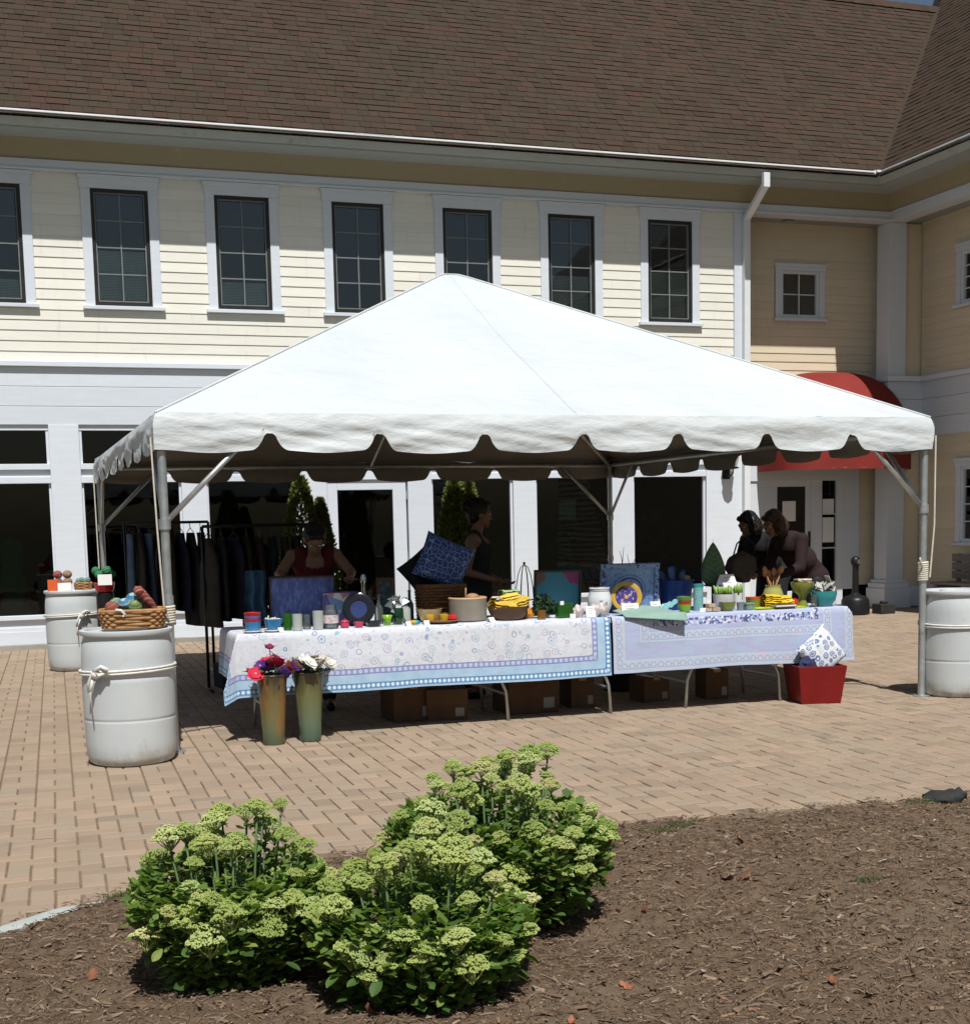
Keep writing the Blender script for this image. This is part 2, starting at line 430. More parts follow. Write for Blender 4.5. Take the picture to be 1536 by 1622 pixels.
# frieze, soffit, cornice, gutter
bw(MB().box(-3, 13.07, D-.05, D+.2, 6.02, 6.16).box(-3, 13.07, D-.075, D-.05, 6.02, 6.05), 'frieze_board', M_TRIM, B, bevel=.004)
bw(MB().box(10.32, 10.55, D-.045, D+.24, 3.6, 6.02), 'corner_board', M_TRIM, B, bevel=.004)
EX, EY, EZ = 12.34, 17.72, 6.54
so_ = MB()
def mitre(prof, mb, mi=0):
    """sweep a (distance out from wall, z) profile along the main facade then along the wing with a mitred inner corner"""
    n = len(prof); vs = []
    for d, zz in prof: vs.append((-3, D-d, zz))
    for d, zz in prof: vs.append((13.09-d, D-d, zz))
    for d, zz in prof: vs.append((13.09-d, 3.0, zz))
    fs = []
    for s in (0, n):
        for k in range(n-1): fs.append((s+k, s+k+n, s+k+1+n, s+k+1))
    mb.add(vs, fs, mi)
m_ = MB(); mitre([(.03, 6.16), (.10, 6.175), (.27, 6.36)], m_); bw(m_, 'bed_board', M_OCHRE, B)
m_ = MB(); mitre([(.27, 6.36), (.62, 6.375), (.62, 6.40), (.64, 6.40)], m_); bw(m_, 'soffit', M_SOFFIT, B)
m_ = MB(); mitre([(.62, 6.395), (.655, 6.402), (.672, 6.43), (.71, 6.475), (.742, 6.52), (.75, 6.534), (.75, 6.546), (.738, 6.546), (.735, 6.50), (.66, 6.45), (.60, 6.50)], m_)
gut = bw(m_, 'gutter', pm('shade_grey_gutter', (.40,.44,.42), .08, 3, .45, .05, c2=(.26,.29,.27), f2=.35, s2=3), B, smooth=True, auto=30)  # white gutter coloured grey for its shaded face; the lip stays white
m_ = MB(); mitre([(.736, 6.549), (.753, 6.551), (.757, 6.545), (.757, 6.530), (.752, 6.527)], m_); kid(m_.build('gutter_lip', M_GUT, None), gut)
sub(MB().obox((12.36, 17.75, 6.548), (.17, .13, .03), (0, 0, .1)).obox((12.28, 17.735, 6.54), (.05, .05, .05)), 'gutter_joint', M_GUT, gut)
sub(MB().obox((4.65, 17.76, 6.56), (.55, .1, .008), (.2, 0, 0)).obox((4.62, 17.8, 6.575), (.3, .1, .008), (.35, 0, .05)), 'gutter_guard', M_GUT, gut)
# downspout
def downspout(pts, root, w=.1, d=.075):
    mb = MB()
    for a, b in zip(pts, pts[1:]): mb.beam(a, b, w, d)
    for p in pts[1:-1]: mb.obox(p, (w*.99, d*.99, .09))
    return bw(mb, 'downspout', M_GUT, root, bevel=.008)
downspout([(10.42, 17.69, 6.41), (10.42, 17.69, 6.25), (10.50, 18.385, 5.92), (10.50, 18.385, .2)], B)
downspout([(12.40, 15.55, 6.41), (12.40, 15.55, 6.22), (13.0, 15.5, 5.95), (13.0, 15.5, 5.2)], B)

# roof
t = NT('asphalt_shingle'); co = t.coord()
r_ = t.n('Attribute', attribute_name='rnd').outputs['Fac']; ri = t.n('ObjectInfo').outputs['Random']
def shingle_mat(name, single):
    t = NT(name); co = t.n('NewGeometry').outputs['Position']
    r = t.n('ObjectInfo').outputs['Random'] if single else t.n('Attribute', attribute_name='rnd').outputs['Fac']
    col = t.ramp(r, [(0, (.056,.039,.029)), (.2, (.063,.043,.031)), (.4, (.077,.046,.034)), (.6, (.060,.048,.033)), (.8, (.073,.050,.037)), (1, (.056,.043,.030))])
    col = t.mix(t.math('MULTIPLY', t.sstep(t.noise(co, .5, 5, .6), .45, .75), .4), col, (.048,.044,.030))
    col = t.mix(t.math('MULTIPLY', t.sstep(t.noise(co, 120, 3), .45, .7), .4), col, (.026,.021,.017))
    return t.fin(col, .95, t.noise(co, 220, 3), .6, .004, .08)
M_SH1, M_SHN = shingle_mat('brown_asphalt_shingle', True), shingle_mat('brown_asphalt_shingle_field', False)
SL = 1.02; ln = math.hypot(1, SL); ce, se = 1/ln, SL/ln
RUN = 4.05
def roof_pt(side, u, s, h=0):                # u along eave, s up the slope, h above the deck
    y = EY + .02 + s*ce; zz = EZ - .02 + s*se
    if side == 0: return (u, y - h*se, zz + h*ce)
    return (EX + .02 + s*ce - h*se, u, zz + h*ce)
deck = MB()
S_ = RUN*ln
deck.add([roof_pt(0, -3.2, -.06, -.02), roof_pt(0, EX-.04, -.06, -.02), roof_pt(0, EX + RUN, S_, -.02), roof_pt(0, -3.2, S_, -.02)], [(0,1,2,3)])
deck.add([roof_pt(1, EY-.04, -.06, -.02), roof_pt(1, 3, -.06, -.02), roof_pt(1, 3, S_+1.2, -.02), roof_pt(1, EY+RUN+1.2, S_+1.2, -.02)], [(0,1,2,3)])
deck.add([(-3.2, EY+RUN+.02, EZ+RUN*SL-.06), (EX+RUN, EY+RUN+.02, EZ+RUN*SL-.06), (EX+RUN, EY+2*RUN, EZ), (-3.2, EY+2*RUN, EZ)], [(0,1,2,3)])
deck.add([roof_pt(0, EX-.07, -.02, -.010), roof_pt(1, EY-.07, -.02, -.010), roof_pt(1, EY+RUN-.07, S_, -.010), roof_pt(0, EX+RUN-.07, S_, -.010)], [(0,1,2,3)], 1)
roof = bw(deck, 'roof', [M_DARKROOM, M_SH1], B)
CE = .142; tabs = []
for side in (0, 1):
    nc = int((S_ + (1.2 if side else 0))/CE)
    for c in range(nc):
        s = c*CE - .05
        off = random.uniform(0, .3)
        if side == 0:
            u, lim = -3.1 - off, EX + s*ce + .10
        else:
            u, lim = 10.6 - off, EY + s*ce + .10
        while u < lim:
            w = random.choice((.12, .15, .18, .22, .28)); e = min(u+w, lim)
            if e - u > .03: tabs.append((side, c, u + .002, e - .002, s, random.random(), random.choice((.007, .010, .014))))
            u += w
def tab_geo(side, u0, u1, s, th, o=(0,0,0)):
    q = [(u0, s, 0), (u1, s, 0), (u1, s+CE+.02, -.004), (u0, s+CE+.02, -.004), (u0, s, th), (u1, s, th), (u1, s+CE+.02, .001), (u0, s+CE+.02, .001)]
    vs = [tuple(a-b for a, b in zip(roof_pt(side, *p), o)) for p in q]
    return vs, [(4,5,6,7), (0,1,5,4), (1,2,6,5), (3,0,4,7)]
mb = MB(); near = sorted([t_ for t_ in tabs if t_[0] == 0 and -.2 < t_[2] < 12.3], key=lambda q: (q[1], -abs(q[2]-5)))[:300]; ns = set(id(q) for q in near)
for q in tabs:
    v, f = tab_geo(q[0], q[2], q[3], q[4], q[6])
    if id(q) in ns: bw(MB().add(v, f), 'shingle', M_SH1, roof)
    else: mb.add(v, f, 0, q[5])
o = bw(mb, 'shingle_field', M_SHN, roof, attr=True); o['kind'] = 'stuff'
rc = MB()
x = -3.1
while x < EX + RUN:
    rc.add([(x, EY+RUN-.13, EZ+RUN*SL-.14), (x+.25, EY+RUN-.13, EZ+RUN*SL-.13), (x+.25, EY+RUN+.02, EZ+RUN*SL+.035), (x, EY+RUN+.02, EZ+RUN*SL+.02), (x, EY+RUN+.17, EZ+RUN*SL-.13), (x+.25, EY+RUN+.17, EZ+RUN*SL-.13)], [(0,1,2,3), (3,2,5,4)], 0, random.random()); x += .2
o = bw(rc, 'ridge_cap', M_SHN, roof, attr=True)

# belt between the storeys
for k, (a, b) in enumerate([(2.87, 3.10), (3.104, 3.35), (3.354, 3.60)]):
    bw(MB().box(-3, 10.55, D-.03, D+.12, a, b), 'belt_board', M_TRIM, B, bevel=.005)
bw(MB().box(-3, 10.57, D-.085, D+.12, 3.60, 3.665), 'belt_cap', M_TRIM, B, bevel=.005)
# shopfront
def part(name, mat, *boxes, bevel=.004, root=None):
    mb = MB()
    for b in boxes: mb.box(*b)
    return bw(mb, name, mat, root or B, bevel=bevel)
PIL = [(-2.76, -2.41), (-1.2, -.84), (.416, .79), (2.06, 2.39), (3.62, 4.02), (5.17, 5.52), (6.74, 7.09), (8.29, 8.64), (9.845, 10.55)]
for a, b in PIL:
    part('pilaster', M_TRIM, (a, b, D-.04, D+.13, .23, 2.87), (a-.02, b+.02, D-.055, D+.13, .02, .23))
for (a, b), (c, d) in zip(PIL, PIL[1:]):
    if a == 3.62: continue
    x0, x1 = b, c
    f = part('shop_window', M_TRIM, (x0, x1, D+.0, D+.12, 2.80, 2.87), (x0, x1, D-.035, D+.12, 2.30, 2.374), (x0, x1, D+.01, D+.12, 2.21, 2.30), (x0, x1, D-.03, D+.12, 2.126, 2.21),
             (x0, x0+.035, D+.01, D+.1, 2.374, 2.80), (x1-.035, x1, D+.01, D+.1, 2.374, 2.80), (x0, x0+.03, D+.01, D+.1, .436, 2.126), (x1-.03, x1, D+.01, D+.1, .436, 2.126))
    sub(MB().box(x0, x1, D-.06, D+.12, .38, .436), 'sill', M_TRIM, f, .004)
    sub(MB().box(x0, x1, D-.01, D+.12, .28, .38).box(x0, x1, D-.035, D+.12, .23, .28), 'apron', M_TRIM, f, .003)
    sub(MB().box(x0, x1, D-.045, D+.12, .06, .23), 'base_board', M_TRIM, f, .004)
    sub(MB().box(x0+.035, x1-.035, D+.05, D+.056, 2.374, 2.80), 'transom_pane', M_GLASSD, f)
    sub(MB().box(x0+.03, x1-.03, D+.05, D+.056, .436, 2.126), 'pane', M_GLASSD, f)
part('foundation', M_CONC, (-3, 4.0, D-.12, D+.12, -.02, .06), (5.2, 10.55, D-.12, D+.12, -.02, .06))
# shop door
dr = part('door', M_TRIM, (4.03, 4.17, D+.0, D+.07, .05, 2.13), (4.96, 5.15, D+.0, D+.07, .05, 2.13), (4.17, 4.96, D+.0, D+.07, 1.99, 2.13), (4.17, 4.96, D+.0, D+.07, .05, .35))
sub(MB().box(4.17, 4.96, D+.03, D+.036, .35, 1.99), 'pane', M_GLASSD, dr)
for zz in (.3, 1.0, 1.85): sub(MB().box(5.145, 5.165, D-.02, D+.005, zz, zz+.12), 'hinge', M_STEEL, dr)
sub(MB().box(4.08, 4.12, D-.03, D, .95, 1.2).tube([(4.1, D-.03, 1.05), (4.1, D-.07, 1.05), (4.2, D-.07, 1.05)], .01), 'handle', M_STEEL, dr)
part('door_frame', M_TRIM, (4.02, 5.17, D-.03, D+.1, 2.13, 2.3), (4.02, 5.17, D+.02, D+.1, 2.3, 2.87))
# rooms behind the glass
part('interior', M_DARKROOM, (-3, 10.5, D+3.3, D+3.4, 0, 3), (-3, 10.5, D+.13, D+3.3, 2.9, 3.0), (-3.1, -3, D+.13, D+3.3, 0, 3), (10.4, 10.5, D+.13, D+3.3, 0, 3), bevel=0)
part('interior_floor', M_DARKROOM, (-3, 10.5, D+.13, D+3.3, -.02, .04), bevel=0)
bw(MB().box(10.55, 10.57, D+.02, 19.07, 0, 6.2), 'recess_side', M_SIDE2, B)

# entrance recess and wing
RW = 19.07; XW = 13.72
rwall = bw(MB().box(10.55, 13.9, RW+.10, RW+.14, 0, 6.3).box(XW+.10, XW+.14, 3, 18.6, 0, 6.3), 'recess_wall', M_DARKROOM, B)
rows('x', 10.56, 13.75, 3.665, 6.08, RW, M_SIDE2, rwall, [(11.378, 12.292, 4.558, 5.438)])
rows('y', 3, 18.5, 3.665, 6.08, XW, M_SIDE2, rwall, [(16.618, 17.672, 4.598, 5.548)])
rows('x', 12.95, 13.75, .36, 2.7, RW, M_SIDE2, rwall, [])
rows('y', 3, 18.5, .34, 2.72, XW, M_SIDE2, rwall, [(16.498, 17.602, .998, 2.328)])
window(B, 11.49, 12.18, 4.62, 5.33, RW, M_TRIM, .10, .11, 2, 2, dark=False, deep=.09)
window(B, 16.74, 17.55, 4.66, 5.42, XW, M_TRIM, .11, .13, 2, 4, dark=False, axis='y', deep=.09)
window(B, 16.62, 17.48, 1.06, 2.2, XW, M_TRIM, .11, .13, 2, 4, dark=False, axis='y', deep=.09)
part('corner_post', M_TRIM, (13.07, 13.39, D, D+.32, 3.66, 6.02))
part('corner_post', M_TRIM, (13.07, 13.39, D, D+.32, .42, 2.72))
part('post_base', M_TRIM, (12.98, 13.48, D-.09, D+.41, .0, .32), (13.0, 13.46, D-.07, D+.39, .32, .40), (13.03, 13.43, D-.04, D+.36, .40, .45), bevel=.008)
part('stub_wall', M_SIDE2, (13.385, XW+.02, D+.06, D+.1, .3, 6.02), bevel=0)
for a, b in [(2.72, 3.0), (3.004, 3.3), (3.304, 3.58)]:
    part('belt_board', M_TRIM, (13.05, XW+.02, D-.02, D+.34, a, b), (XW-.03, XW+.03, 3, D-.02, a, b), (10.57, 13.05, RW-.03, RW+.03, a, b))
part('belt_cap', M_TRIM, (13.02, XW, D-.07, D+.34, 3.58, 3.66), (XW-.085, XW+.03, 3, D-.07, 3.58, 3.66), (10.57, 13.02, RW-.085, RW+.03, 3.58, 3.66))
part('wing_frieze', M_TRIM, (13.07, 13.35, 3, D+.0, 6.02, 6.16))
part('wing_base', M_TRIM, (XW-.04, XW+.03, 3, D+.05, .02, .34), (13.48, XW-.04, D-.03, D+.1, .02, .34))
part('recess_ceiling', M_SOFFIT, (10.56, 13.75, D+.2, RW+.03, 6.05, 6.12), (13.35, 13.8, 3, D+.2, 6.05, 6.12), bevel=0)
sub(MB().lathe([(.09, 0), (.09, .02), (.05, .035), (0, .035)], 16, (11.5, D+.38, 6.015)), 'ceiling_light', M_SOFFIT, wall)
# entrance door with sidelights
part('entrance_frame', M_TRIM, (10.60, 10.66, RW-.04, RW+.06, .05, 2.3), (10.92, 11.35, RW-.02, RW+.05, .05, 2.3), (12.05, 12.26, RW-.02, RW+.05, .05, 2.3), (12.52, 12.64, RW-.04, RW+.06, .05, 2.3), (12.64, 12.95, RW-.03, RW+.05, .3, 2.72), (10.57, 12.64, RW-.045, RW+.06, 2.06, 2.3),
     (10.66, 10.92, RW-.02, RW+.05, .05, .42), (12.26, 12.52, RW-.02, RW+.05, .05, .42), (10.57, 12.64, RW-.02, RW+.05, 2.3, 2.72))
ed = part('entrance_door', M_TRIM, (11.35, 11.44, RW-.01, RW+.04, .05, 2.06), (11.96, 12.05, RW-.01, RW+.04, .05, 2.06), (11.44, 11.96, RW-.01, RW+.04, 1.97, 2.06), (11.44, 11.96, RW-.01, RW+.04, .05, .3))
sub(MB().box(11.44, 11.96, RW+.01, RW+.016, .3, 1.97), 'pane', M_GLASSD, ed)
sub(MB().box(11.54, 11.78, RW-.004, RW+.002, 1.42, 1.74), 'notice', M_PAPER, ed)
sub(MB().box(12.005, 12.025, RW-.05, RW-.01, .9, 1.25), 'handle', M_BLACK, ed)
for a, b in ((10.66, 10.92), (12.26, 12.52)):
    for k in range(3):
        z0 = .42 + k*.547; q = part('sidelight', M_TRIM, (a, b, RW-.015, RW+.04, z0, z0+.02), bevel=0)
        sub(MB().box(a, b, RW+.01, RW+.016, z0+.02, z0+.547), 'pane', M_GLASSD, q)
        if a > 12 and k: sub(MB().box(a+.02, b-.03, RW-.002, RW+.004, z0+(.1 if k == 1 else .02), z0+(.5 if k == 1 else .25)), 'notice', M_PAPER, q)

# ------------------------------------------------------------------ awning, lantern, ashtray, bench
M_RED = pm('red_awning_canvas', (.22, .030, .023), .12, 3, .75, .15, 200, .2, c2=(.22,.035,.03), f2=.3, s2=2)
M_REDFAB = M_RED
aw = thing('door_awning', 'red dome-shaped canvas awning over the entrance door', 'awning', (12.27, RW, 2.2))
def aw_pt(a, e, skirt=False):
    n = .62
    cx = math.cos(a); sy = math.sin(a)
    px = math.copysign(abs(cx)**n, cx)*1.22; py = abs(sy)**n*1.12
    return px, py
mb = MB()
mb.grid(lambda u, v: (lambda p: (p[0]*math.cos(v*math.pi/2)**.6, -.04 - p[1]*math.cos(v*math.pi/2)**.85, .34 + 1.22*math.sin(v*math.pi/2)))(aw_pt(math.pi*(1-u)*.999+.0005, 0)), 40, 14)
mb.build('canopy', M_RED, aw, smooth=True)
MB().grid(lambda u, v: (lambda p: (p[0], -.04-p[1], .34*v))(aw_pt(math.pi*(1-u)*.999+.0005, 0)), 40, 2).build('skirt', M_RED, aw, smooth=True)
fr = MB()
fr.tube([(lambda p: (p[0]*.99, -.04-p[1]*.99, .02))(aw_pt(math.pi*k/24, 0)) for k in range(25)], .012)
fr.build('frame', M_STEEL, aw)

ln_ = thing('wall_lantern', 'black wall lantern with pale glass beside the downspout', 'lantern', (10.17, D-.04, 2.2))
MB().box(-.06, .06, -.02, .0, -.12, .10).tube([(0, -.02, -.05), (0, -.12, -.09), (0, -.22, -.04), (0, -.22, .02)], .012).build('bracket', M_BLACK, ln_)
MB().lathe([(.03, .02), (.085, .03), (.095, .05), (.06, .055)], 8, (0, -.22, 0)).lathe([(.11, .27), (.05, .33), (.02, .37), (0, .38)], 8, (0, -.22, 0)).build('cap', M_BLACK, ln_)
MB().lathe([(.06, .055), (.10, .20), (.10, .27), (.07, .28)], 8, (0, -.22, 0)).build('shade', pm('frosted_lamp_glass', (.62, .64, .62), .05, 5, .3), ln_)

ash = thing('ashtray_post', 'black smoker post with round base beside the entrance column', 'ashtray', (11.88, 17.55, 0))
MB().lathe([(.0, 0), (.21, 0), (.215, .04), (.205, .22), (.17, .27), (.08, .30), (.05, .33), (.045, .62), (.045, .74)], 24).build('base', M_BLACK, ash, smooth=True, auto=40)
MB().ell((0, 0, .80), (.075, .07, .085)).build('head', M_BLACK, ash, smooth=True)
MB().box(-.02, .02, -.09, -.05, .77, .83).build('slot', pm('ash_grey', (.1,.1,.1)), ash)
blk = thing('anchor_block', 'small dark block on the paving in front of the column base', 'block', (12.35, 17.5, 0))
MB().box(-.13, .13, -.12, .12, 0, .15).box(-.05, .05, -.05, .05, .15, .19).build('body', pm('dark_rubber', (.03,.028,.026)), blk, bevel=.015)
bn = thing('bench', 'grey slab bench standing against the wing wall', 'bench', (13.3, 16.2, 0))
MW = pm('weathered_grey_wood', (.20, .185, .165), .2, 5, .8, .2, stretch=(6, .6, 6))
for k in range(4): MB().box(-.2+k*.105, -.2+k*.105+.095, -1.5, 1.2, .42, .46).build('slat', MW, bn, bevel=.004)
for k in range(3): MB().box(.20, .235, -1.5, 1.2, .5+k*.13, .5+k*.13+.115).build('back_slat', MW, bn, bevel=.004)
for y in (-1.4, -.1, 1.1):
    MB().box(-.18, .2, y-.04, y+.04, 0, .42).build('leg', MW, bn, bevel=.004)
    MB().box(.235, .27, y-.04, y+.04, .2, .88).build('back_post', MW, bn, bevel=.004)

# ------------------------------------------------------------------ market tent
TA = .0121; S6 = 6.1; T0 = Vector((.884, 9.221, 0))
tent = thing('market_tent', 'large white frame tent with scalloped edge covering the market stall', 'tent', T0, TA)
HT, HP = 2.262, 3.825
t = NT('white_vinyl'); co = t.coord()
fold = t.math('ADD', t.noise(t.mapv(co, (1.2, 1.2, 3.5), (0, .5, .4)), 2.2, 5, .6), t.math('MULTIPLY', t.math('ABSOLUTE', t.math('SUBTRACT', t.noise(t.mapv(co, (1, 1, 2.2), (0, .7, .3)), 1.7, 3, .5), .5)), -1.6))
col = t.ramp(t.noise(co, .9, 5, .6), [(.3, (.545,.58,.585)), (.7, (.605,.635,.635))])
col = t.mix(t.math('MULTIPLY', t.sstep(t.noise(co, 3.5, 7, .7), .6, .85), .35), col, (.40,.42,.40))
M_VINYL = t.fin(col, .5, fold, .3, .06, .25)
pz = t
t = NT('tent_underside_shade'); co = t.coord()  # added under-layer; its brown-grey puts the shade inside the tent into colour
M_UNDER = t.fin(t.ramp(t.noise(co, 2, 5), [(.3, (.27,.25,.225)), (.7, (.34,.315,.28))]), .7, t.noise(t.mapv(co, (1,1,3)), 3, 4), .25, .03, .2)
cor = [Vector((0,0,HT)), Vector((S6,0,HT)), Vector((S6,S6,HT)), Vector((0,S6,HT))]; apex = Vector((S6/2, S6/2, HP))
nrm2 = [Vector((0,-1,0)), Vector((1,0,0)), Vector((0,1,0)), Vector((-1,0,0))]
def cano(i, s, tt, off=0.0):
    A, Bc = cor[i], cor[(i+1) % 4]
    p = A.lerp(Bc, s).lerp(apex, tt)
    e = min(s, 1-s)*2
    sag = -.05*math.sin(math.pi*min(1, tt*1.02))*min(1, e*3) - .02*(1-tt)**6*e
    q = p*1.0
    wr = (nz(p.x*1.3+p.y*.8, p.y*1.1, i)*.016 + nz(p.x*4+p.y*3, p.y*4-p.x*2, i+5)*.007)*min(1, e*4)*min(1, (1-tt)*4)
    rad = nz(s*26, i*7.3, tt*1.5)*.022*(1-tt)**3*min(1, e*6)
    p.z += sag + wr + rad + off
    if tt > .97: p.z -= (tt-.97)*.9
    return p
for nm, off, mt in (('canopy', 0, M_VINYL), ('shaded_underside', -.02, M_UNDER)):
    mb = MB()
    for i in range(4): mb.grid(lambda s, v, i=i: cano(i, s, v, off), 70, 44, 0, flip=(nm == 'shaded_underside'))
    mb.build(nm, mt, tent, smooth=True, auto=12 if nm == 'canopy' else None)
for i in range(4):                            # welded seams: hips and panel joins
    MB().tube([cano(i, 0, k/40, .004) for k in range(41)], .009, 6).build('seam', M_VINYL, tent, smooth=True)
    for f in (.5,):
        A, Bc = cor[i], cor[(i+1) % 4]; pts = []
        for k in range(41):
            tt = k/40*min(f, 1-f)*2*.985; s0 = (f - tt/2)/(1-tt) if tt < 1 else .5
            pts.append((s0, tt))
        m_ = MB(); m_.grid(lambda u, v, P=pts, i=i: (lambda q: cano(i, min(1, max(0, P[q][0] + (u-.5)*.006/(1.0001-P[q][1]))), P[q][1], .002))(int(round(v*40))), 1, 40); m_.build('seam', M_VINYL, tent, smooth=True)
def val_bot(s, i):
    k = (s*8) % 1.0; n = int(s*8)
    d = min(k, 1-k)*.7625                      # metres from the nearest cut
    if n == 0 and k < .5 or n == 7 and k > .5: d = 1
    z = 2.005 + .012*nz(n*3.1 + i*9, 5.5)
    notch = .108 + .012*nz(n*5.7, i*3.3)
    # rounded narrow cut with flaring sides
    q = max(0.0, min(1.0, (d-.032)/.10)); q = 1-(1-q)**2.4
    return z + notch*(1-q) + .011*math.cos(k*2*math.pi)
def valance(i, off=0.0):
    A, Bc = cor[i].copy(), cor[(i+1) % 4].copy(); n = nrm2[i]
    def fn(s, v):
        p = A.lerp(Bc, s); zt = HT + (.004 if off == 0 else -.006); zb = val_bot(s, i)
        z = zt + (zb-zt)*v
        w = (HT - z)/.26; bul = .022*math.sin(min(1, w*3)*math.pi/2)
        wr = (nz(s*7+w*2.2, w*1.0, i*3+1)*.026 + nz(s*22-w*5, w*2.0, i*4+9)*.010 - abs(nz(s*11+w*1.3, w*.8-s*5, i*2+3))*.016)*min(1, w*2.2)*min(1, min(s, 1-s)*25)
        fl = .015*w*w*nz(s*16, i*5, 2.2)
        p += n*(bul + wr + fl - off); p.z = z
        ext = (s-.5)*2*bul
        p += (Bc-A).normalized()*ext
        return p
    return fn
for i, nm in ((0, 'valance'), (1, 'valance'), (2, 'valance'), (3, 'valance')):
    v = MB().grid(valance(i), 320, 14).build('valance', M_VINYL, tent, smooth=True)
    MB().grid(valance(i, .004), 200, 10, flip=True).build('shaded_underside', M_UNDER, v, smooth=True)
fr_ = lambda a, b, r=.026: MB().tube([a, b], r, 12)
legs = [(0,0), (S6,0), (S6,S6), (0,S6)]
for i, (x, y) in enumerate(legs):
    sx, sy = (1 if x == 0 else -1), (1 if y == 0 else -1)
    x += sx*.03; y += sy*.03
    leg = MB().tube([(x, y, 0), (x, y, 2.19)], .029, 14).lathe([(.07, 0), (.07, .008), (.03, .012)], 14, (x, y, 0)).lathe([(.036, 1.0), (.036, 1.06)], 12, (x, y, 0)).build('leg', M_STEEL, tent, smooth=True, auto=40)
    MB().lathe([(.04, 1.50), (.04, 1.57)], 12, (x, y, 0)).build('collar', M_STEEL, leg, smooth=True, auto=40)
    MB().lathe([(.042, 2.12), (.042, 2.2)], 12, (x, y, 0)).build('collar', M_STEEL, leg, smooth=True, auto=40)
    MB().tube([(x, y, 1.54), (x+sx*.62, y, 2.15)], .019, 10).build('brace', M_STEEL, tent, smooth=True)
    MB().tube([(x, y, 1.54), (x, y+sy*.62, 2.15)], .019, 10).build('brace', M_STEEL, tent, smooth=True)
    MB().tube([(x, y, 2.17), (S6/2, S6/2, HP-.16)], .026, 10).build('hip_rafter', M_STEEL, tent, smooth=True)
for i in range(4):
    a, b = legs[i], legs[(i+1) % 4]
    ins = lambda p: (p[0] + (.03 if p[0] == 0 else -.03), p[1] + (.03 if p[1] == 0 else -.03), 2.17)
    MB().tube([ins(a), ins(b)], .026, 10).build('eave_rail', M_STEEL, tent, smooth=True)
for i in range(4):
    a, b = Vector((*legs[i], 2.17)), Vector((*legs[(i+1) % 4], 2.17)); m = (a+b)/2; c = Vector((S6/2, S6/2, 2.17)); m = m + (c-m)*.01
    MB().tube([m, (S6/2, S6/2, HP-.16)], .022, 10).build('rafter', M_STEEL, tent, smooth=True)
M_ROPE = pm('pale_rope', (.62, .58, .48), .12, 40, .9, .3, 150)
MB().tube([(-.045, -.05, 2.1), (-.03, -.06, 1.5), (-.01, -.05, 1.0), (.02, -.03, .92)], .006, 6).build('rope', M_ROPE, tent)
MB().tube([(S6+.03, -.03, 2.12), (S6+.025, -.035, 1.4), (S6+.0, -.02, .98)], .007, 6).build('rope', M_ROPE, tent)
MB().tube([(-.03, S6-.06, 2.1), (-.02, S6-.06, .98)], .007, 6).build('rope', M_ROPE, tent)
mb = MB()
for k in range(9): mb.tube([(S6-.03+.036*math.cos(a*.5236), .03+.036*math.sin(a*.5236), .95+k*.017 + a*.0013) for a in range(13)], .010, 6)
mb.tube([(S6-.065, -.005, 1.06), (S6-.1, -.03, 1.10), (S6-.12, -.05, 1.14)], .008, 6)
mb.build('rope_lashing', M_ROPE, tent, smooth=True)
mb = MB()
for k in range(7): mb.tube([(.03+.036*math.cos(a*.5236), .03+.036*math.sin(a*.5236), .87+k*.017 + a*.0013) for a in range(13)], .010, 6)
mb.build('rope_lashing', M_ROPE, tent, smooth=True)
mb = MB()
for k in range(7): mb.tube([(.03+.036*math.cos(a*.5236), S6-.03+.036*math.sin(a*.5236), .90+k*.017 + a*.0013) for a in range(13)], .010, 6)
mb.build('rope_lashing', M_ROPE, tent, smooth=True)

# ------------------------------------------------------------------ water barrels that weigh the tent down
t = NT('barrel_plastic'); co = t.coord()
col = t.ramp(t.noise(t.mapv(co, (1,1,.6)), 3, 5), [(.3, (.50,.535,.545)), (.7, (.58,.605,.60))])
sp_ = t.n('SeparateXYZ', co)
low = t.math('SUBTRACT', 1.0, t.sstep(sp_.outputs[2], .0, .16))
dirt = t.math('MULTIPLY', t.sstep(t.math('ADD', t.noise(t.mapv(co, (2,2,1.2)), 5, 7, .7), t.math('MULTIPLY', low, .25)), .56, .82), .65)
col = t.mix(dirt, col, (.40,.36,.29))
M_BAR = t.fin(col, .42, t.noise(co, 7, 5), .1, .01, .4, Subsurface_Weight=.12, Subsurface_Radius=(.05,.05,.05))
MB_BAR = MB()
prof = [(.0, .02), (.20, .02), (.245, .0), (.268, .018), (.281, .06), (.287, .14), (.2885, .24), (.2895, .280), (.2895, .288), (.2872, .293), (.2872, .300), (.2900, .305), (.2903, .315), (.293, .43), (.293, .54), (.293, .558), (.2885, .568), (.2885, .582), (.292, .592), (.2918, .61), (.290, .70), (.282, .79), (.272, .815), (.272, .83), (.292, .838), (.297, .85), (.295, .866), (.282, .870), (.262, .868), (.258, .852), (.2, .848), (.0, .848)]
barrel_me = MB().lathe(prof, 56).lathe([(.03, .848), (.03, .862), (.0, .862)], 14, (.17, .05, 0)).lathe([(.03, .848), (.03, .862), (.0, .862)], 14, (-.17, -.05, 0)).mesh('barrel_body', M_BAR, True)
barrel_me.set_sharp_from_angle(angle=R(38))
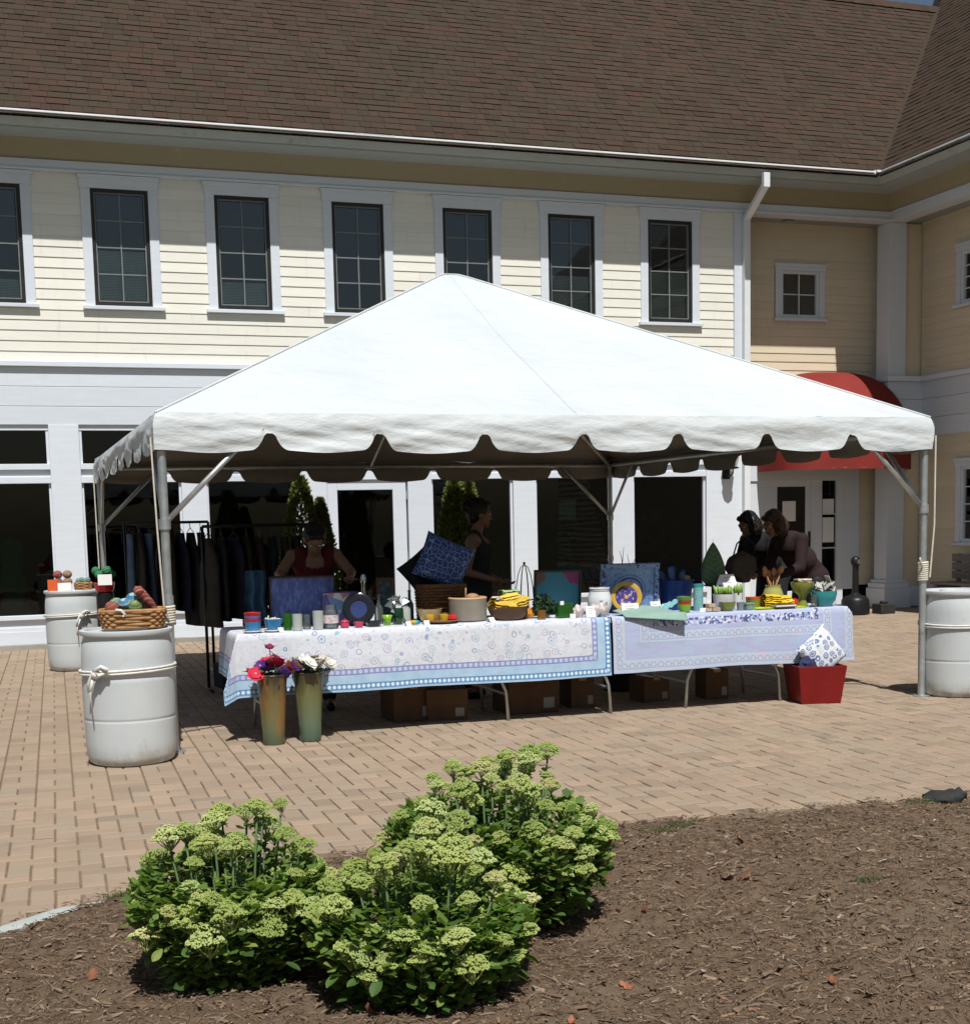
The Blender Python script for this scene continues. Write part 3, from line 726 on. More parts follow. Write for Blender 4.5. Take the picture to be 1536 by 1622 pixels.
def barrel(loc, label, rz, strap, sz=1.0):
    b = thing('white_barrel', label, 'barrel', loc, rz, 'water barrels at the tent legs'); b.scale = (sz,)*3
    put('body', barrel_me, b)
    if strap:
        z0, a0 = strap; ms = MB()
        for dz in (0, .018): ms.tube([(.303*math.cos(k*.16), .303*math.sin(k*.16), z0 + dz + .012*math.sin(k*.16+2)) for k in range(39)], .008, 6, closed=True)
        ms.build('strap', M_ROPE2, b, smooth=True)
        kx, ky = .315*math.cos(a0), .315*math.sin(a0); tx, ty = -math.sin(a0), math.cos(a0); nx, ny = math.cos(a0), math.sin(a0)
        kn = MB()
        P = lambda s, o, z: (kx + tx*s + nx*o, ky + ty*s + ny*o, z0 + z)
        kn.tube([P(.05, 0, .03), P(.02, .02, .045), P(-.02, .03, .01), P(-.05, .03, -.05), P(-.06, .02, -.11), P(-.04, .02, -.09), P(-.02, .03, -.03)], .010, 7)
        kn.tube([P(.07, 0, .02), P(.03, .03, .0), P(0, .035, .03), P(.05, .03, .055), P(.09, .01, .03)], .013, 7)
        kn.tube([P(-.02, .02, 0), P(-.05, .02, -.12), P(-.045, .012, -.26)], [.007, .006, .004], 6)
        kn.ell(P(0, .02, .005), (.03, .025, .03)); kn.build('knot', M_ROPE2, b, smooth=True)
    return b
M_ROPE2 = pm('white_webbing', (.70, .69, .64), .1, 30, .85, .3, 150)
barrel((.615, 9.03, 0), 'white plastic barrel with rope strap and striped toys basket on top', 0, (.60, R(-130)))
barrel((.50, 15.42, 0), 'white plastic barrel farther back near the shop window, cards on top', .4, (.60, R(-100)))
barrel((7.275, 9.30, 0), 'white plastic barrel at right edge beside the tent leg', 1.3, (.585, R(-160)))

# ------------------------------------------------------------------ tables and printed cloths
TZ = .755
def ring_group(t, x, y, per, r0, r1):
    """1 on rings of radius r0..r1 repeated every per metres along x, centred on y = 0"""
    fx = t.math('SUBTRACT', t.math('FRACT', t.math('DIVIDE', x, per)), .5)
    d = t.math('SQRT', t.math('ADD', t.math('POWER', t.math('MULTIPLY', fx, per), 2.0), t.math('POWER', y, 2.0)))
    return t.band(d, r0, r1)
def cloth1():
    t = NT('blue_print_cotton'); A = lambda n: t.n('Attribute', attribute_name=n).outputs['Fac']
    hem, al, u, v = A('hem'), A('along'), A('cu'), A('cv')
    uv = t.n('CombineXYZ', u, v, 0.0).outputs[0]
    w = t.n('MixRGB', .04, uv, t.n('TexNoise', uv, _Scale=9.0).outputs['Color']).outputs[0]
    white = t.ramp(t.noise(uv, 30, 3), [(.3, (.57,.59,.635)), (.7, (.64,.66,.695))])
    vo = t.n('TexVoronoi', w, _Scale=12.0, _Randomness=.85); d = vo.outputs['Distance']; cc = vo.outputs['Color']
    hue = t.ramp(t.n('SeparateColor', cc).outputs[0], [(0, (.15,.25,.46)), (.35, (.20,.40,.50)), (.6, (.33,.25,.47)), (.85, (.50,.33,.46)), (1, (.20,.24,.42))])
    pick = t.math('GREATER_THAN', t.n('SeparateColor', cc).outputs[1], .14)
    ring = t.math('MULTIPLY', t.band(d, .27, .335), pick)
    ring2 = t.math('MULTIPLY', t.band(d, .10, .15), pick)
    fill = t.math('MULTIPLY', t.math('LESS_THAN', d, .25), t.math('GREATER_THAN', t.n('SeparateColor', cc).outputs[2], .6))
    vine = t.math('LESS_THAN', t.math('ABSOLUTE', t.math('SUBTRACT', t.noise(uv, 9, 2), .5)), .010)
    vo2 = t.n('TexVoronoi', w, _Scale=26.0); bud = t.math('MULTIPLY', t.math('LESS_THAN', vo2.outputs['Distance'], .20), t.math('GREATER_THAN', t.n('SeparateColor', vo2.outputs['Color']).outputs[0], .72))
    c = t.mix(t.math('MULTIPLY', fill, .5), white, hue)
    c = t.mix(t.math('MULTIPLY', vine, .35), c, (.30,.33,.45)); c = t.mix(t.math('MULTIPLY', bud, .6), c, hue)
    c = t.mix(t.math('MULTIPLY', t.math('MAXIMUM', ring, ring2), .78), c, hue)
    lb = t.ramp(t.noise(uv, 12, 5), [(.3, (.32,.47,.62)), (.7, (.42,.56,.69))])
    c = t.mix(t.math('LESS_THAN', hem, .160), c, lb)
    sq = t.math('SUBTRACT', hem, .142)
    pur = t.band(hem, .125, .160)
    pc = t.mix(ring_group(t, al, sq, .042, .004, .013), (.26,.30,.52), (.56,.58,.72))
    c = t.mix(pur, c, pc)
    c = t.mix(t.math('MAXIMUM', t.band(hem, .120, .125), t.band(hem, .160, .164)), c, (.16,.20,.40))
    dot = t.band(hem, .014, .058)
    dc = t.mix(ring_group(t, al, t.math('SUBTRACT', hem, .036), .036, -1, .013), (.12,.25,.46), (.60,.74,.82))
    c = t.mix(dot, c, dc)
    return t.fin(c, .85, t.noise(uv, 350, 2), .15, .002, .15)
def cloth2():
    t = NT('lavender_print_cotton'); A = lambda n: t.n('Attribute', attribute_name=n).outputs['Fac']
    hem, al, u, v = A('hem'), A('along'), A('cu'), A('cv')
    uv = t.n('CombineXYZ', u, v, 0.0).outputs[0]
    pas = t.ramp(t.noise(t.mapv(uv, (3, 9, 1)), 3.0, 5, .65), [(.2, (.33,.41,.60)), (.42, (.42,.41,.60)), (.55, (.38,.48,.61)), (.68, (.47,.41,.58)), (.82, (.37,.50,.61))])
    base = t.ramp(t.noise(uv, 9, 5), [(.3, (.45,.47,.59)), (.5, (.45,.53,.62)), (.7, (.53,.50,.58))])
    c = pas
    for lo, hi in ((.0, .105), (.225, .31)):
        m = (lo+hi)/2; y = t.math('SUBTRACT', hem, m)
        k = t.math('MAXIMUM', ring_group(t, al, y, .062, .019, .024), ring_group(t, t.math('ADD', al, .031), t.math('ADD', y, .012), .062, .011, .015))
        b = t.mix(t.math('MULTIPLY', k, .75), base, (.22,.23,.42))
        c = t.mix(t.band(hem, lo, hi), c, b)
        for e in (lo, hi): c = t.mix(t.math('MULTIPLY', t.band(hem, e-.002, e+.002), .7), c, (.28,.34,.58))
    vo = t.n('TexVoronoi', uv, _Scale=55.0)
    fig = t.ramp(t.n('SeparateColor', vo.outputs['Color']).outputs[0], [(0, (.10,.11,.24)), (.3, (.26,.34,.54)), (.5, (.46,.46,.66)), (.75, (.60,.66,.78))], 'CONSTANT')
    c = t.mix(t.band(hem, .345, .405), c, fig)
    return t.fin(c, .85, t.noise(uv, 350, 2), .15, .002, .15)
M_C1, M_C2 = cloth1(), cloth2()
M_TTOP = pm('folding_table_plastic', (.45, .44, .41), .06)
def folding_table(x0, x1, y0, y1, label, legx):
    cx, cy = (x0+x1)/2, (y0+y1)/2
    tb = thing('folding_table', label, 'table', (cx, cy, 0), 0, 'folding tables under the tent')
    hx, hy = (x1-x0)/2, (y1-y0)/2
    MB().box(-hx, hx, -hy, hy, TZ-.045, TZ-.008).build('top', M_TTOP, tb, bevel=.006)
    for X, sx in legx:
        X -= cx
        for sy in (-1, 1): MB().tube([(X-sx*.14, sy*(hy-.1), TZ-.05), (X-sx*.12, sy*(hy-.09), .55), (X-sx*.06, sy*(hy-.08), .36), (X, sy*(hy-.08), .22), (X+sx*.015, sy*(hy-.08), .0)], .013, 8).build('leg', M_STEEL, tb, smooth=True)
        MB().tube([(X, -hy+.08, .2), (X, hy-.08, .2)], .011, 8).build('stretcher', M_STEEL, tb)
    return tb
TX0, TXM, TX1, TY0, TY1 = 1.40, 4.225, 6.35, 9.50, 10.30
folding_table(1.42, 3.50, TY0+.02, TY1-.02, 'folding table under the left half of the white floral cloth', [(1.62, -1), (3.42, 1)])
folding_table(3.52, 4.36, TY0+.02, TY1-.02, 'short folding table under the right part of the floral cloth', [(4.27, 1)])
folding_table(4.38, 6.34, TY0+.02, TY1-.02, 'folding table under the lavender banded cloth', [(4.95, -1), (5.78, 1)])
def cloth(name, x0, x1, drop, side_l, side_r, mat, zt, label, seed, hem_top):
    """draped cloth: a flat sheet folded over front, left and right edges, with soft folds and per-vertex distances to its hem"""
    mb = MB(); hem = []; al = []; cu = []; cv = []
    def surf(a, b):                           # a: metres along x (beyond the ends hangs down), b: metres from back to front
        L = x1-x0; W_ = TY1-TY0; x = min(max(a, 0), L); over = -a if a < 0 else max(0, a-L); f = max(0, b-W_)
        f2 = over
        z = zt - max(f, 0) - max(f2, 0) + .0
        if f > 0 and f2 > 0: z = zt - max(f, f2) - .12*min(f, f2)
        amp = min(1, max(f, f2)*4)*.012
        y = TY0 - (0.012 if f > 0 else 0)*min(1, f*30) + (W_ - min(b, W_))
        wv = (nz(a*3.3+seed, b*.5)*1.6 + nz(a*8+seed, 3.3)*.5)*amp
        if f > 0: y -= wv + .012*min(1, f*5) + f*.03
        X = x0 + x
        if f2 > 0:
            sg = -1 if a < 0 else 1
            X += sg*(.012*min(1, f2*30) + abs(nz(b*4+seed, 1.7))*amp*2 + f2*.06)
            if f > 0:
                X += sg*min(f, f2)*.25; y -= min(f, f2)*.12
        z += .002*nz(a*5, b*5, seed)
        return (X, y, z)
    L = x1-x0; W_ = TY1-TY0
    A = list(np.arange(-side_l, L + side_r + 1e-6, .0206)) if 1 else []
    Bv = list(np.linspace(0, W_, 14)) + list(W_ + np.linspace(0, drop, 34)[1:])
    vs = []
    for b in Bv:
        for a in A:
            q = max(0, b-W_); dr = drop + .012*nz(a*1.1+seed, 9) ; bb = b if q <= 0 else W_ + q*dr/drop
            vs.append(surf(float(a), float(bb)))
            dF = drop - q if True else 0; dF = (W_ + drop) - b; dL = a + side_l; dR = L + side_r - a
            h = min(dF, dL if hem_top[0] else 9, dR if hem_top[1] else 9)
            hem.append(h); al.append(a if h == dF else b); cu.append(a); cv.append(b)
    n = len(A); fs = [(j*n+i, j*n+i+1, (j+1)*n+i+1, (j+1)*n+i) for j in range(len(Bv)-1) for i in range(n-1)]
    fs = [f[::-1] for f in fs]
    mb.add(vs, fs); o = mb.build(name, mat, None, smooth=True); me = o.data
    for nm, dat in (('hem', hem), ('along', al), ('cu', cu), ('cv', cv)):
        q = me.attributes.new(nm, 'FLOAT', 'POINT'); q.data.foreach_set('value', [float(d) for d in dat])
    return o
c1 = cloth('tablecloth', TX0, TXM+.02, .445, .34, 0.0, M_C1, TZ+.002, '', 3.1, (True, True))
tag(c1, 'white floral tablecloth with blue borders hanging over the left tables', 'tablecloth')
c2 = cloth('tablecloth', TXM+.03, TX1+.01, .432, 0.0, .06, M_C2, TZ+.001, '', 8.4, (True, True))
tag(c2, 'lavender and pastel banded tablecloth on the right table', 'tablecloth')

# ------------------------------------------------------------------ goods on the tables
def bowl_prof(rb, rt, h, th=.006, k=.6, n=8):
    out = [(0, 0), (rb, 0)] + [(rb + (rt-rb)*(i/n)**k, h*i/n) for i in range(1, n+1)]
    inn = [(rt-th, h)] + [(max(.001, rb-th + (rt-rb)*(i/n)**k), max(th, h*i/n)) for i in range(n-1, -1, -1)] + [(0, th)]
    return out + inn
def solo(name, label, cat, mb, mat, loc, rz=0, smooth=True, auto=40, bevel=0, group=None, rot=None):
    o = mb.build(name, mat, None, smooth=smooth, auto=auto if smooth else None, bevel=bevel, loc=loc, rot=rot or (0, 0, rz)); return tag(o, label, cat, group)
def glaze(name, c, c2=None, rough=.18, **kw): return pm(name, c, .1, 9, rough, .04, 40, .5, c2=c2, **kw)
C_RED = glaze('red_glaze', (.52, .025, .03)); C_BLUE = glaze('blue_glaze', (.03, .20, .42)); C_PURP = glaze('violet_blue_glaze', (.16, .15, .38))
C_LIME = glaze('lime_glaze', (.20, .42, .03)); C_OLIVE = glaze('olive_glaze', (.20, .23, .045)); C_TEAL = glaze('teal_glaze', (.03, .27, .28)); C_YEL = glaze('yellow_glaze', (.66, .42, .04))
C_ORANGE = glaze('orange_red_glaze', (.62, .10, .03)); C_WHITE = glaze('white_glaze', (.72, .74, .74)); C_PINK = glaze('rose_red_glaze', (.50, .04, .10)); C_GREEN = glaze('leaf_green_glaze', (.16, .27, .06))
C_GOLD = glaze('golden_glaze', (.60, .36, .03))
C_WOOD = pm('turned_wood', (.36, .20, .10), .25, 4, .5, .1, 40, .3, stretch=(1, 1, 6)); C_DWOOD = pm('dark_wood', (.12, .062, .03), .3, 4, .5, .1, 40, .3, stretch=(1, 1, 5))
C_BAMB = pm('tan_drum_side', (.23, .205, .165), .15, 6, .7, .15); C_BTOP = pm('pale_wood', (.55, .36, .20), .15, 5, .55, .1)
def gmat(name, tint, rough=.08, mixf=.25, body=(.6,.6,.6)):
    t = NT(name); out = t.t.nodes['Material Output']; tr = t.n('BsdfTransparent', tint); gl = t.n('BsdfGlossy', (.95,.97,.95), rough); df = t.n('BsdfDiffuse', body)
    fr = t.n('Fresnel', 1.5); a = t.n('MixShader', mixf, tr, df); b = t.n('MixShader', t.math('MULTIPLY', fr.outputs[0], 1.3), a, gl); t.t.links.new(b.outputs[0], out.inputs[0]); return t.m
G_CLEAR = gmat('clear_glass', (.86,.90,.88), .04, .08); G_FROST = gmat('frosted_glass', (.62,.66,.63), .35, .62, (.58,.62,.58)); G_GREEN = gmat('green_glass', (.10,.50,.08), .05, .4, (.05,.25,.03)); G_DKG = gmat('dark_green_glass', (.08,.28,.12), .05, .35, (.02,.10,.04))
z = TZ + .004

def stack(loc, specs, label, name='bowl_stack', saucer=None, group=None):
    s = thing(name, label, 'bowls', loc, 0, group)
    if saucer: MB().lathe([(0, 0), (saucer*.6, 0), (saucer, .012), (saucer, .016), (saucer*.6, .006), (0, .005)], 28).build('saucer', C_WHITE, s, smooth=True)
    for dz, rb, rt, h, m in specs: MB().lathe(bowl_prof(rb, rt, h), 28).build('bowl', m, s, smooth=True, auto=50, loc=(0, 0, dz))
    return s
stack((1.527, 9.61, z), [(.007, .038, .058, .07, C_BLUE), (.052, .04, .062, .045, C_RED), (.075, .042, .06, .045, C_PURP), (.103, .04, .062, .04, C_RED)], 'stack of nested red and blue bowls at left end of the table', saucer=.075)
bb = stack((1.672, 9.60, z), [(.007, .035, .068, .085, C_BLUE)], 'single blue bowl on a white saucer beside the stacked bowls', 'blue_bowl', saucer=.072)
mb = MB()
for k in range(26): a, r = random.random()*6.28, random.random()**.5*.052; mb.ell((r*math.cos(a), r*math.sin(a), .078+random.random()*.016), random.uniform(.008, .012), nu=8, nv=6)
mb.build('beads', pm('mixed_beads', (.55,.56,.45), .6, 60, .3), bb, smooth=True)
def tumbler(loc, r, h, mat, label, taper=.93): return solo('glass_tumbler', label, 'glass', MB().lathe([(0, 0), (r*taper, 0), (r, h), (r-.003, h), (r*taper-.003, .01), (0, .01)], 24), mat, loc, group='glasses on the floral cloth')
tumbler((1.79, 9.69, z), .033, .12, G_GREEN, 'bright green glass tumbler next to the blue bowl')
tumbler((1.846, 9.61, z), .038, .118, G_FROST, 'squat frosted tumbler, the one nearer the green glass')
tumbler((1.935, 9.71, z), .031, .105, G_CLEAR, 'small clear tumbler between the two frosted glasses')
tumbler((1.997, 9.61, z), .039, .135, G_FROST, 'taller frosted tumbler next to the clear glass jar')
jr = thing('glass_jar', 'clear glass jar with narrower neck and a picture band', 'jar', (2.10, 9.66, z))
MB().lathe([(0, 0), (.052, 0), (.058, .01), (.058, .115), (.05, .135), (.044, .142), (.044, .17), (.041, .17), (.041, .142), (.054, .112), (.054, .012), (0, .01)], 28).build('body', G_CLEAR, jr, smooth=True, auto=50)
MB().lathe([(.0588, .04), (.0592, .10)], 28, cap=False).build('picture_band', pm('rosy_print', (.55,.45,.45), .4, 40, .6), jr, smooth=True)
rc_ = thing('lidded_cup', 'small round red lidded pot before the dark plate', 'pot', (2.202, 9.65, z))
MB().lathe([(0, 0), (.024, 0), (.034, .015), (.034, .034), (.029, .042)], 22).build('body', C_PINK, rc_, smooth=True)
MB().lathe([(.035, .041), (.034, .048), (.012, .06), (.0, .062)], 22).build('lid', C_PINK, rc_, smooth=True)
solo('dip_bowl', 'tiny open red bowl in front of the dark plate', 'bowl', MB().lathe(bowl_prof(.024, .037, .042), 22), C_PINK, (2.302, 9.63, z))
pl = thing('display_plate', 'round black plate with blue centre propped upright', 'plate', (2.345, 9.80, z))
Mx = Euler((R(78), 0, R(-14))).to_matrix()
MB().lathe([(0, 0), (.06, 0), (.118, .018), (.121, .022), (.118, .026), (.06, .007)], 40, (0, 0, .122), Mx, cap=False).build('rim', glaze('black_glaze', (.012, .012, .016), None, .12), pl, smooth=True)
MB().lathe([(0, .0075), (.055, .0075), (.062, .0085)], 32, (0, 0, .122), Mx, cap=False).build('centre', glaze('deep_blue_glaze', (.03, .045, .14)), pl, smooth=True)
MB().box(-.05, .05, -.02, .06, 0, .012).beam((-.03, .03, .01), (-.03, .06, .12), .008, .008).beam((.03, .03, .01), (.03, .06, .12), .008, .008).build('stand', M_BLACK, pl)
solo('black_dish', 'shallow shiny black dish in front of the upright dark plate', 'dish', MB().lathe(bowl_prof(.035, .063, .04), 28), glaze('black_glaze', (.012,.012,.016)), (2.424, 9.66, z))
gc = thing('green_cup', 'small lime green flared cup', 'cup', (2.54, 9.72, z))
MB().lathe([(0, 0), (.026, 0), (.03, .04), (.04, .075), (.037, .075), (.027, .042), (0, .01)], 22).build('body', C_LIME, gc, smooth=True); MB().lathe([(.03, .04), (.033, .046), (.031, .05)], 22, cap=False).build('band', C_GREEN, gc, smooth=True)
gv = thing('green_glass_vase', 'dark green glass vase stuffed with crumpled silver foil', 'vase', (2.635, 9.76, z))
MB().lathe([(0, 0), (.035, 0), (.042, .05), (.04, .11), (.038, .12), (.036, .12), (.038, .05), (0, .01)], 22).build('body', G_DKG, gv, smooth=True)
mb = MB()
for k in range(16):
    c = Vector((random.uniform(-.06, .06), random.uniform(-.04, .04), random.uniform(.10, .19))); e = [c + Vector((random.gauss(0, .03), random.gauss(0, .03), random.gauss(0, .03))) for _ in range(3)]; mb.add(e, [(0, 1, 2)])
mb.build('foil', pm('silver_foil', (.6,.65,.68), .2, 20, .15, .2, 20, .5, .9), gv)
solo('bead_pouch', 'striped orange red and teal roll lying on the cloth', 'roll', MB().tube([(-.055, 0, .016), (-.03, 0, .018), (.03, 0, .018), (.055, 0, .016)], [.010, .017, .017, .010], 14), (lambda t: t.fin(t.ramp(t.n('SeparateXYZ', t.coord('Generated')).outputs[0], [(0, (.6,.06,.02)), (.45, (.6,.22,.03)), (.6, (.25,.45,.1)), (.8, (.02,.25,.4)), (1, (.02,.12,.35))]), .5))(NT('rainbow_fabric')), (2.715, 9.64, z))
sp = thing('serving_plate', 'brown plate carrying two yellow cups and a red pot', 'plate', (2.94, 9.69, z))
MB().lathe([(0, 0), (.09, 0), (.138, .02), (.14, .024), (.136, .026), (.09, .008), (0, .008)], 36).build('plate', glaze('brown_glaze', (.22,.12,.06)), sp, smooth=True)
for dx, m, lab in ((-.082, C_YEL, 0), (.025, C_GOLD, 1)): solo('yellow_cup', ['lemon yellow cup on the brown plate, nearer the rainbow roll', 'deep yellow cup on the brown plate, next to the red pot'][lab], 'cup', MB().lathe([(0, 0), (.028, 0), (.036, .012), (.039, .055), (.036, .055), (.034, .014), (0, .01)], 22), m, (2.94+dx, 9.68, z+.012), group='cups on the brown plate')
solo('red_pot', 'shiny red tomato-shaped pot at right on the brown plate', 'pot', MB().lathe([(0, 0), (.025, 0), (.038, .02), (.034, .04), (.02, .05), (.008, .052), (.01, .06), (0, .062)], 22), C_RED, (3.03, 9.665, z+.012))
solo('mixing_bowl', 'cream flared bowl behind the two yellow cups', 'bowl', MB().lathe(bowl_prof(.055, .098, .10), 32), glaze('cream_glaze', (.55, .42, .20)), (2.91, 9.86, z))
dm = thing('wooden_tub', 'large round tan tub holding a wooden spoon', 'tub', (3.195, 9.80, z))
MB().lathe([(0, 0), (.13, 0), (.145, .01), (.146, .17), (.138, .17), (.136, .02), (0, .015)], 40).build('side', C_BAMB, dm, smooth=True, auto=40); MB().lathe([(.147, .168), (.149, .176), (.14, .182), (.132, .176), (.134, .166)], 40, cap=False).build('rim', C_BTOP, dm, smooth=True)
MB().lathe([(0, .13), (.136, .13)], 30).build('filling', C_BTOP, dm)
MB().tube([(-.01, .02, .13), (-.005, .02, .25)], .006, 8).ell((.05, .03, .175), (.055, .045, .032)).build('spoon', C_WOOD, dm, smooth=True)
wb = thing('wooden_bowl', 'dark brown wooden bowl heaped with yellow napkins', 'bowl', (3.495, 9.73, z))
MB().lathe(bowl_prof(.10, .162, .105, .01), 40).build('bowl', C_DWOOD, wb, smooth=True, auto=50)
C_NAP = pm('yellow_napkin_cloth', (.66, .44, .07), .2, 9, .9, .2, 120, .1, rnd=.2, c2=(.72,.66,.36), f2=.3, s2=5)
def folded(w, d, h, seed):
    mb = MB()
    for L in range(3):
        zz = h*L/3; mb.grid(lambda u, v: ((u-.5)*w + .01*nz(v*3, L, seed), (v-.5)*d + .008*nz(u*3, seed), zz + h/3*.9*(1-abs(2*v-1)**6) + .010*nz(u*4+seed, v*4, L)), 12, 10)
        mb.grid(lambda u, v: ((u-.5)*w, (v-.5)*d, zz + .004*nz(u*4+seed, v*4, L)), 6, 6, flip=True)
    return mb
for k, (dx, dy, dz, rz) in enumerate([(-.085, -.03, .075, .3), (-.02, -.06, .08, -.5), (.06, -.03, .09, .1), (.03, .03, .135, -.2), (.10, .02, .11, .5), (-.06, .04, .11, .9)]):
    folded(.14, .10, .06, k*3.7).build('napkin', C_NAP, wb, smooth=True, loc=(dx, dy, dz), rot=(.15*math.sin(k*2), .2*math.cos(k), rz))
solo('green_cloth', 'folded pale green and blue cloth on top of the napkin heap', 'cloth', folded(.16, .1, .035, 9.2), pm('green_blue_cloth', (.38, .48, .22), .25, 8, .9, .2, c2=(.04,.20,.28), f2=.4, s2=9), (3.55, 9.84, z+.185), .2)
cl = thing('wire_cloche', 'tall bell-shaped black wire frame with a knob on top', 'wire cloche', (3.795, 10.16, z))
for k in range(8):
    a = k*math.pi/4; MB().tube([(r*math.cos(a), r*math.sin(a), h) for r, h in ((.075, 0), (.078, .12), (.072, .22), (.055, .32), (.03, .38), (.004, .40))], .0028, 6).build('wire', M_BLACK, cl, smooth=True)
for h, r in ((.0, .075), (.12, .078)): MB().tube([(r*math.cos(a*.2618), r*math.sin(a*.2618), h) for a in range(24)], .003, 6, closed=True).build('hoop', M_BLACK, cl)
MB().ell((0, 0, .412), .011).tube([(0, 0, .395), (0, 0, .41)], .004).build('knob', M_BLACK, cl, smooth=True)
solo('orange_gourd', 'lumpy orange gourd between the wooden bowl and the herb pot', 'gourd', MB().lathe([(0, 0), (.045, .005), (.058, .035), (.04, .07), (.016, .088), (.010, .11), (0, .112)], 24, jit=.25), pm('orange_gourd_skin', (.55, .22, .02), .25, 12, .45, .2, c2=(.4,.3,.05), f2=.35), (3.675, 9.78, z))
M_HERB = pm('dark_herb_leaf', (.018, .050, .012), .5, 12, .6, .1, rnd=.2)
hb = thing('herb_bunch', 'dark leafy herb bunch in front of the teal tray', 'plant', (3.79, 9.74, z))
mb = MB()
for k in range(420):
    d = Vector((random.gauss(0, 1), random.gauss(0, 1), abs(random.gauss(0, 1)))).normalized(); c = Vector((d.x*.10, d.y*.07, .05 + d.z*.15))*random.uniform(.55, 1); a = Vector((random.gauss(0, 1), random.gauss(0, 1), random.gauss(0, 1))).normalized()*.018; b_ = d.cross(a).normalized()*.009
    mb.add([c-a, c+b_, c+a, c-b_+d*.004], [(0, 1, 2, 3)])
mb.build('leaves', M_HERB, hb); MB().lathe([(0, 0), (.045, 0), (.055, .07), (.05, .07), (0, .06)], 20).build('pot', G_DKG, hb, smooth=True)
# upright trays and pictures: frame, printed panel
def tray(name, label, cat, loc, w, h, lean, rz, frame, panel, fw=.016, dp=.035, handles=False):
    q = thing(name, label, cat, loc, rz); Mq = (lean, 0, 0)
    f = MB().box(-w/2, -w/2+fw, -dp, 0, 0, h).box(w/2-fw, w/2, -dp, 0, 0, h).box(-w/2+fw, w/2-fw, -dp, 0, 0, fw).box(-w/2+fw, w/2-fw, -dp, 0, h-fw, h).build('frame', frame, q, rot=Mq, bevel=.003)
    MB().box(-w/2+fw, w/2-fw, -.010, -.004, fw, h-fw).build('panel', panel, q, rot=Mq)
    if handles:
        for sx in (-1, 1): MB().box(sx*(w/2-fw/2)-.01, sx*(w/2-fw/2)+.01, -dp+.008, -.008, h*.38, h*.62).build('hand_hole', M_BLACK, q, rot=Mq)
    return q
t = NT('teal_fish_panel'); co = t.coord(); vo = t.n('TexVoronoi', t.mapv(co, (1, 1, .75), (0, .35, 0)), _Scale=7.0, _Randomness=.7)
P_TEAL = t.fin(t.ramp(t.n('SeparateColor', vo.outputs['Color']).outputs[0], [(0, (.035,.20,.27)), (.45, (.16,.085,.06)), (.6, (.035,.20,.27)), (.74, (.23,.04,.12)), (.86, (.035,.22,.28)), (.93, (.12,.20,.10))], 'CONSTANT'), .4)
tray('serving_tray', 'upright teal tray painted with pink and brown shapes, dark frame', 'tray', (4.05, 10.12, z), .385, .365, R(10), R(-10), pm('dark_green_frame', (.03,.045,.032)), P_TEAL, handles=True)
t = NT('blue_delft_panel'); co = t.coord(); d_ = t.math('SQRT', t.math('ADD', t.math('POWER', t.n('SeparateXYZ', co).outputs[0], 2.0), t.math('POWER', t.math('SUBTRACT', t.n('SeparateXYZ', co).outputs[2], .17), 2.0)))
cb = t.ramp(t.noise(co, 16, 5), [(.3, (.18,.30,.52)), (.7, (.28,.42,.62))]); mot = t.math('GREATER_THAN', t.noise(co, 34, 4, .6), .60); cb = t.mix(t.math('MULTIPLY', mot, .6), cb, (.04,.07,.24)); cb = t.mix(t.band(d_, .10, .115), cb, (.04,.08,.25)); cb = t.mix(t.band(d_, .13, .136), cb, (.05,.10,.28))
P_DELFT = t.fin(cb, .4)
t = NT('blue_scroll_frame'); co = t.coord(); P_DFR = t.fin(t.mix(t.math('GREATER_THAN', t.noise(co, 40, 3), .55), (.20,.32,.52), (.03,.05,.16)), .45)
tray('serving_tray', 'large upright pale blue tray with floral medallion behind the plate', 'tray', (4.645, 10.04, z), .48, .40, R(11), R(-12), P_DFR, P_DELFT, .035, handles=True)
t = NT('blue_batik_panel'); co = t.coord(); P_BATIK = t.fin(t.ramp(t.noise(t.mapv(co, (14, 14, 5)), 2.6, 6, .7), [(.3, (.05,.05,.18)), (.5, (.07,.11,.34)), (.7, (.18,.27,.55))]), .5)
tray('framed_picture', 'big framed blue batik panel propped behind the tumblers', 'picture', (2.0, 10.16, z), .49, .385, R(12), R(-12), pm('thin_dark_frame', (.05,.04,.035)), P_BATIK, .012)
t = NT('pink_blue_print'); co = t.coord(); P_PINKB = t.fin(t.ramp(t.n('SeparateColor', t.n('TexVoronoi', co, _Scale=16.0).outputs['Color']).outputs[0], [(0, (.10,.08,.26)), (.3, (.14,.25,.45)), (.5, (.42,.20,.22)), (.65, (.25,.40,.55)), (.85, (.6,.58,.6))], 'CONSTANT'), .5)
tray('print_card', 'small pink and blue patterned print behind the glass jar', 'picture', (2.245, 9.98, z), .27, .26, R(14), R(-8), pm('violet_edge', (.10,.08,.22)), P_PINKB, .008, .012)
tray('photo_frame', 'narrow wooden frame with a dark floral picture near the pillow basket', 'picture', (2.66, 10.18, z), .14, .34, R(8), R(-22), C_DWOOD, pm('dim_floral', (.05,.08,.09), .8, 30, .6, c2=(.2,.22,.2), f2=.3, s2=25), .02, .02)
solo('steel_mill', 'slim shiny steel pepper mill standing behind the dark plate', 'mill', MB().lathe([(0, 0), (.028, 0), (.026, .03), (.016, .06), (.015, .30), (.022, .31), (.024, .34), (.014, .37), (0, .372)], 20), pm('polished_steel', (.5,.52,.52), .1, 10, .15, .02, 40, .5, 1.0), (2.44, 10.02, z))
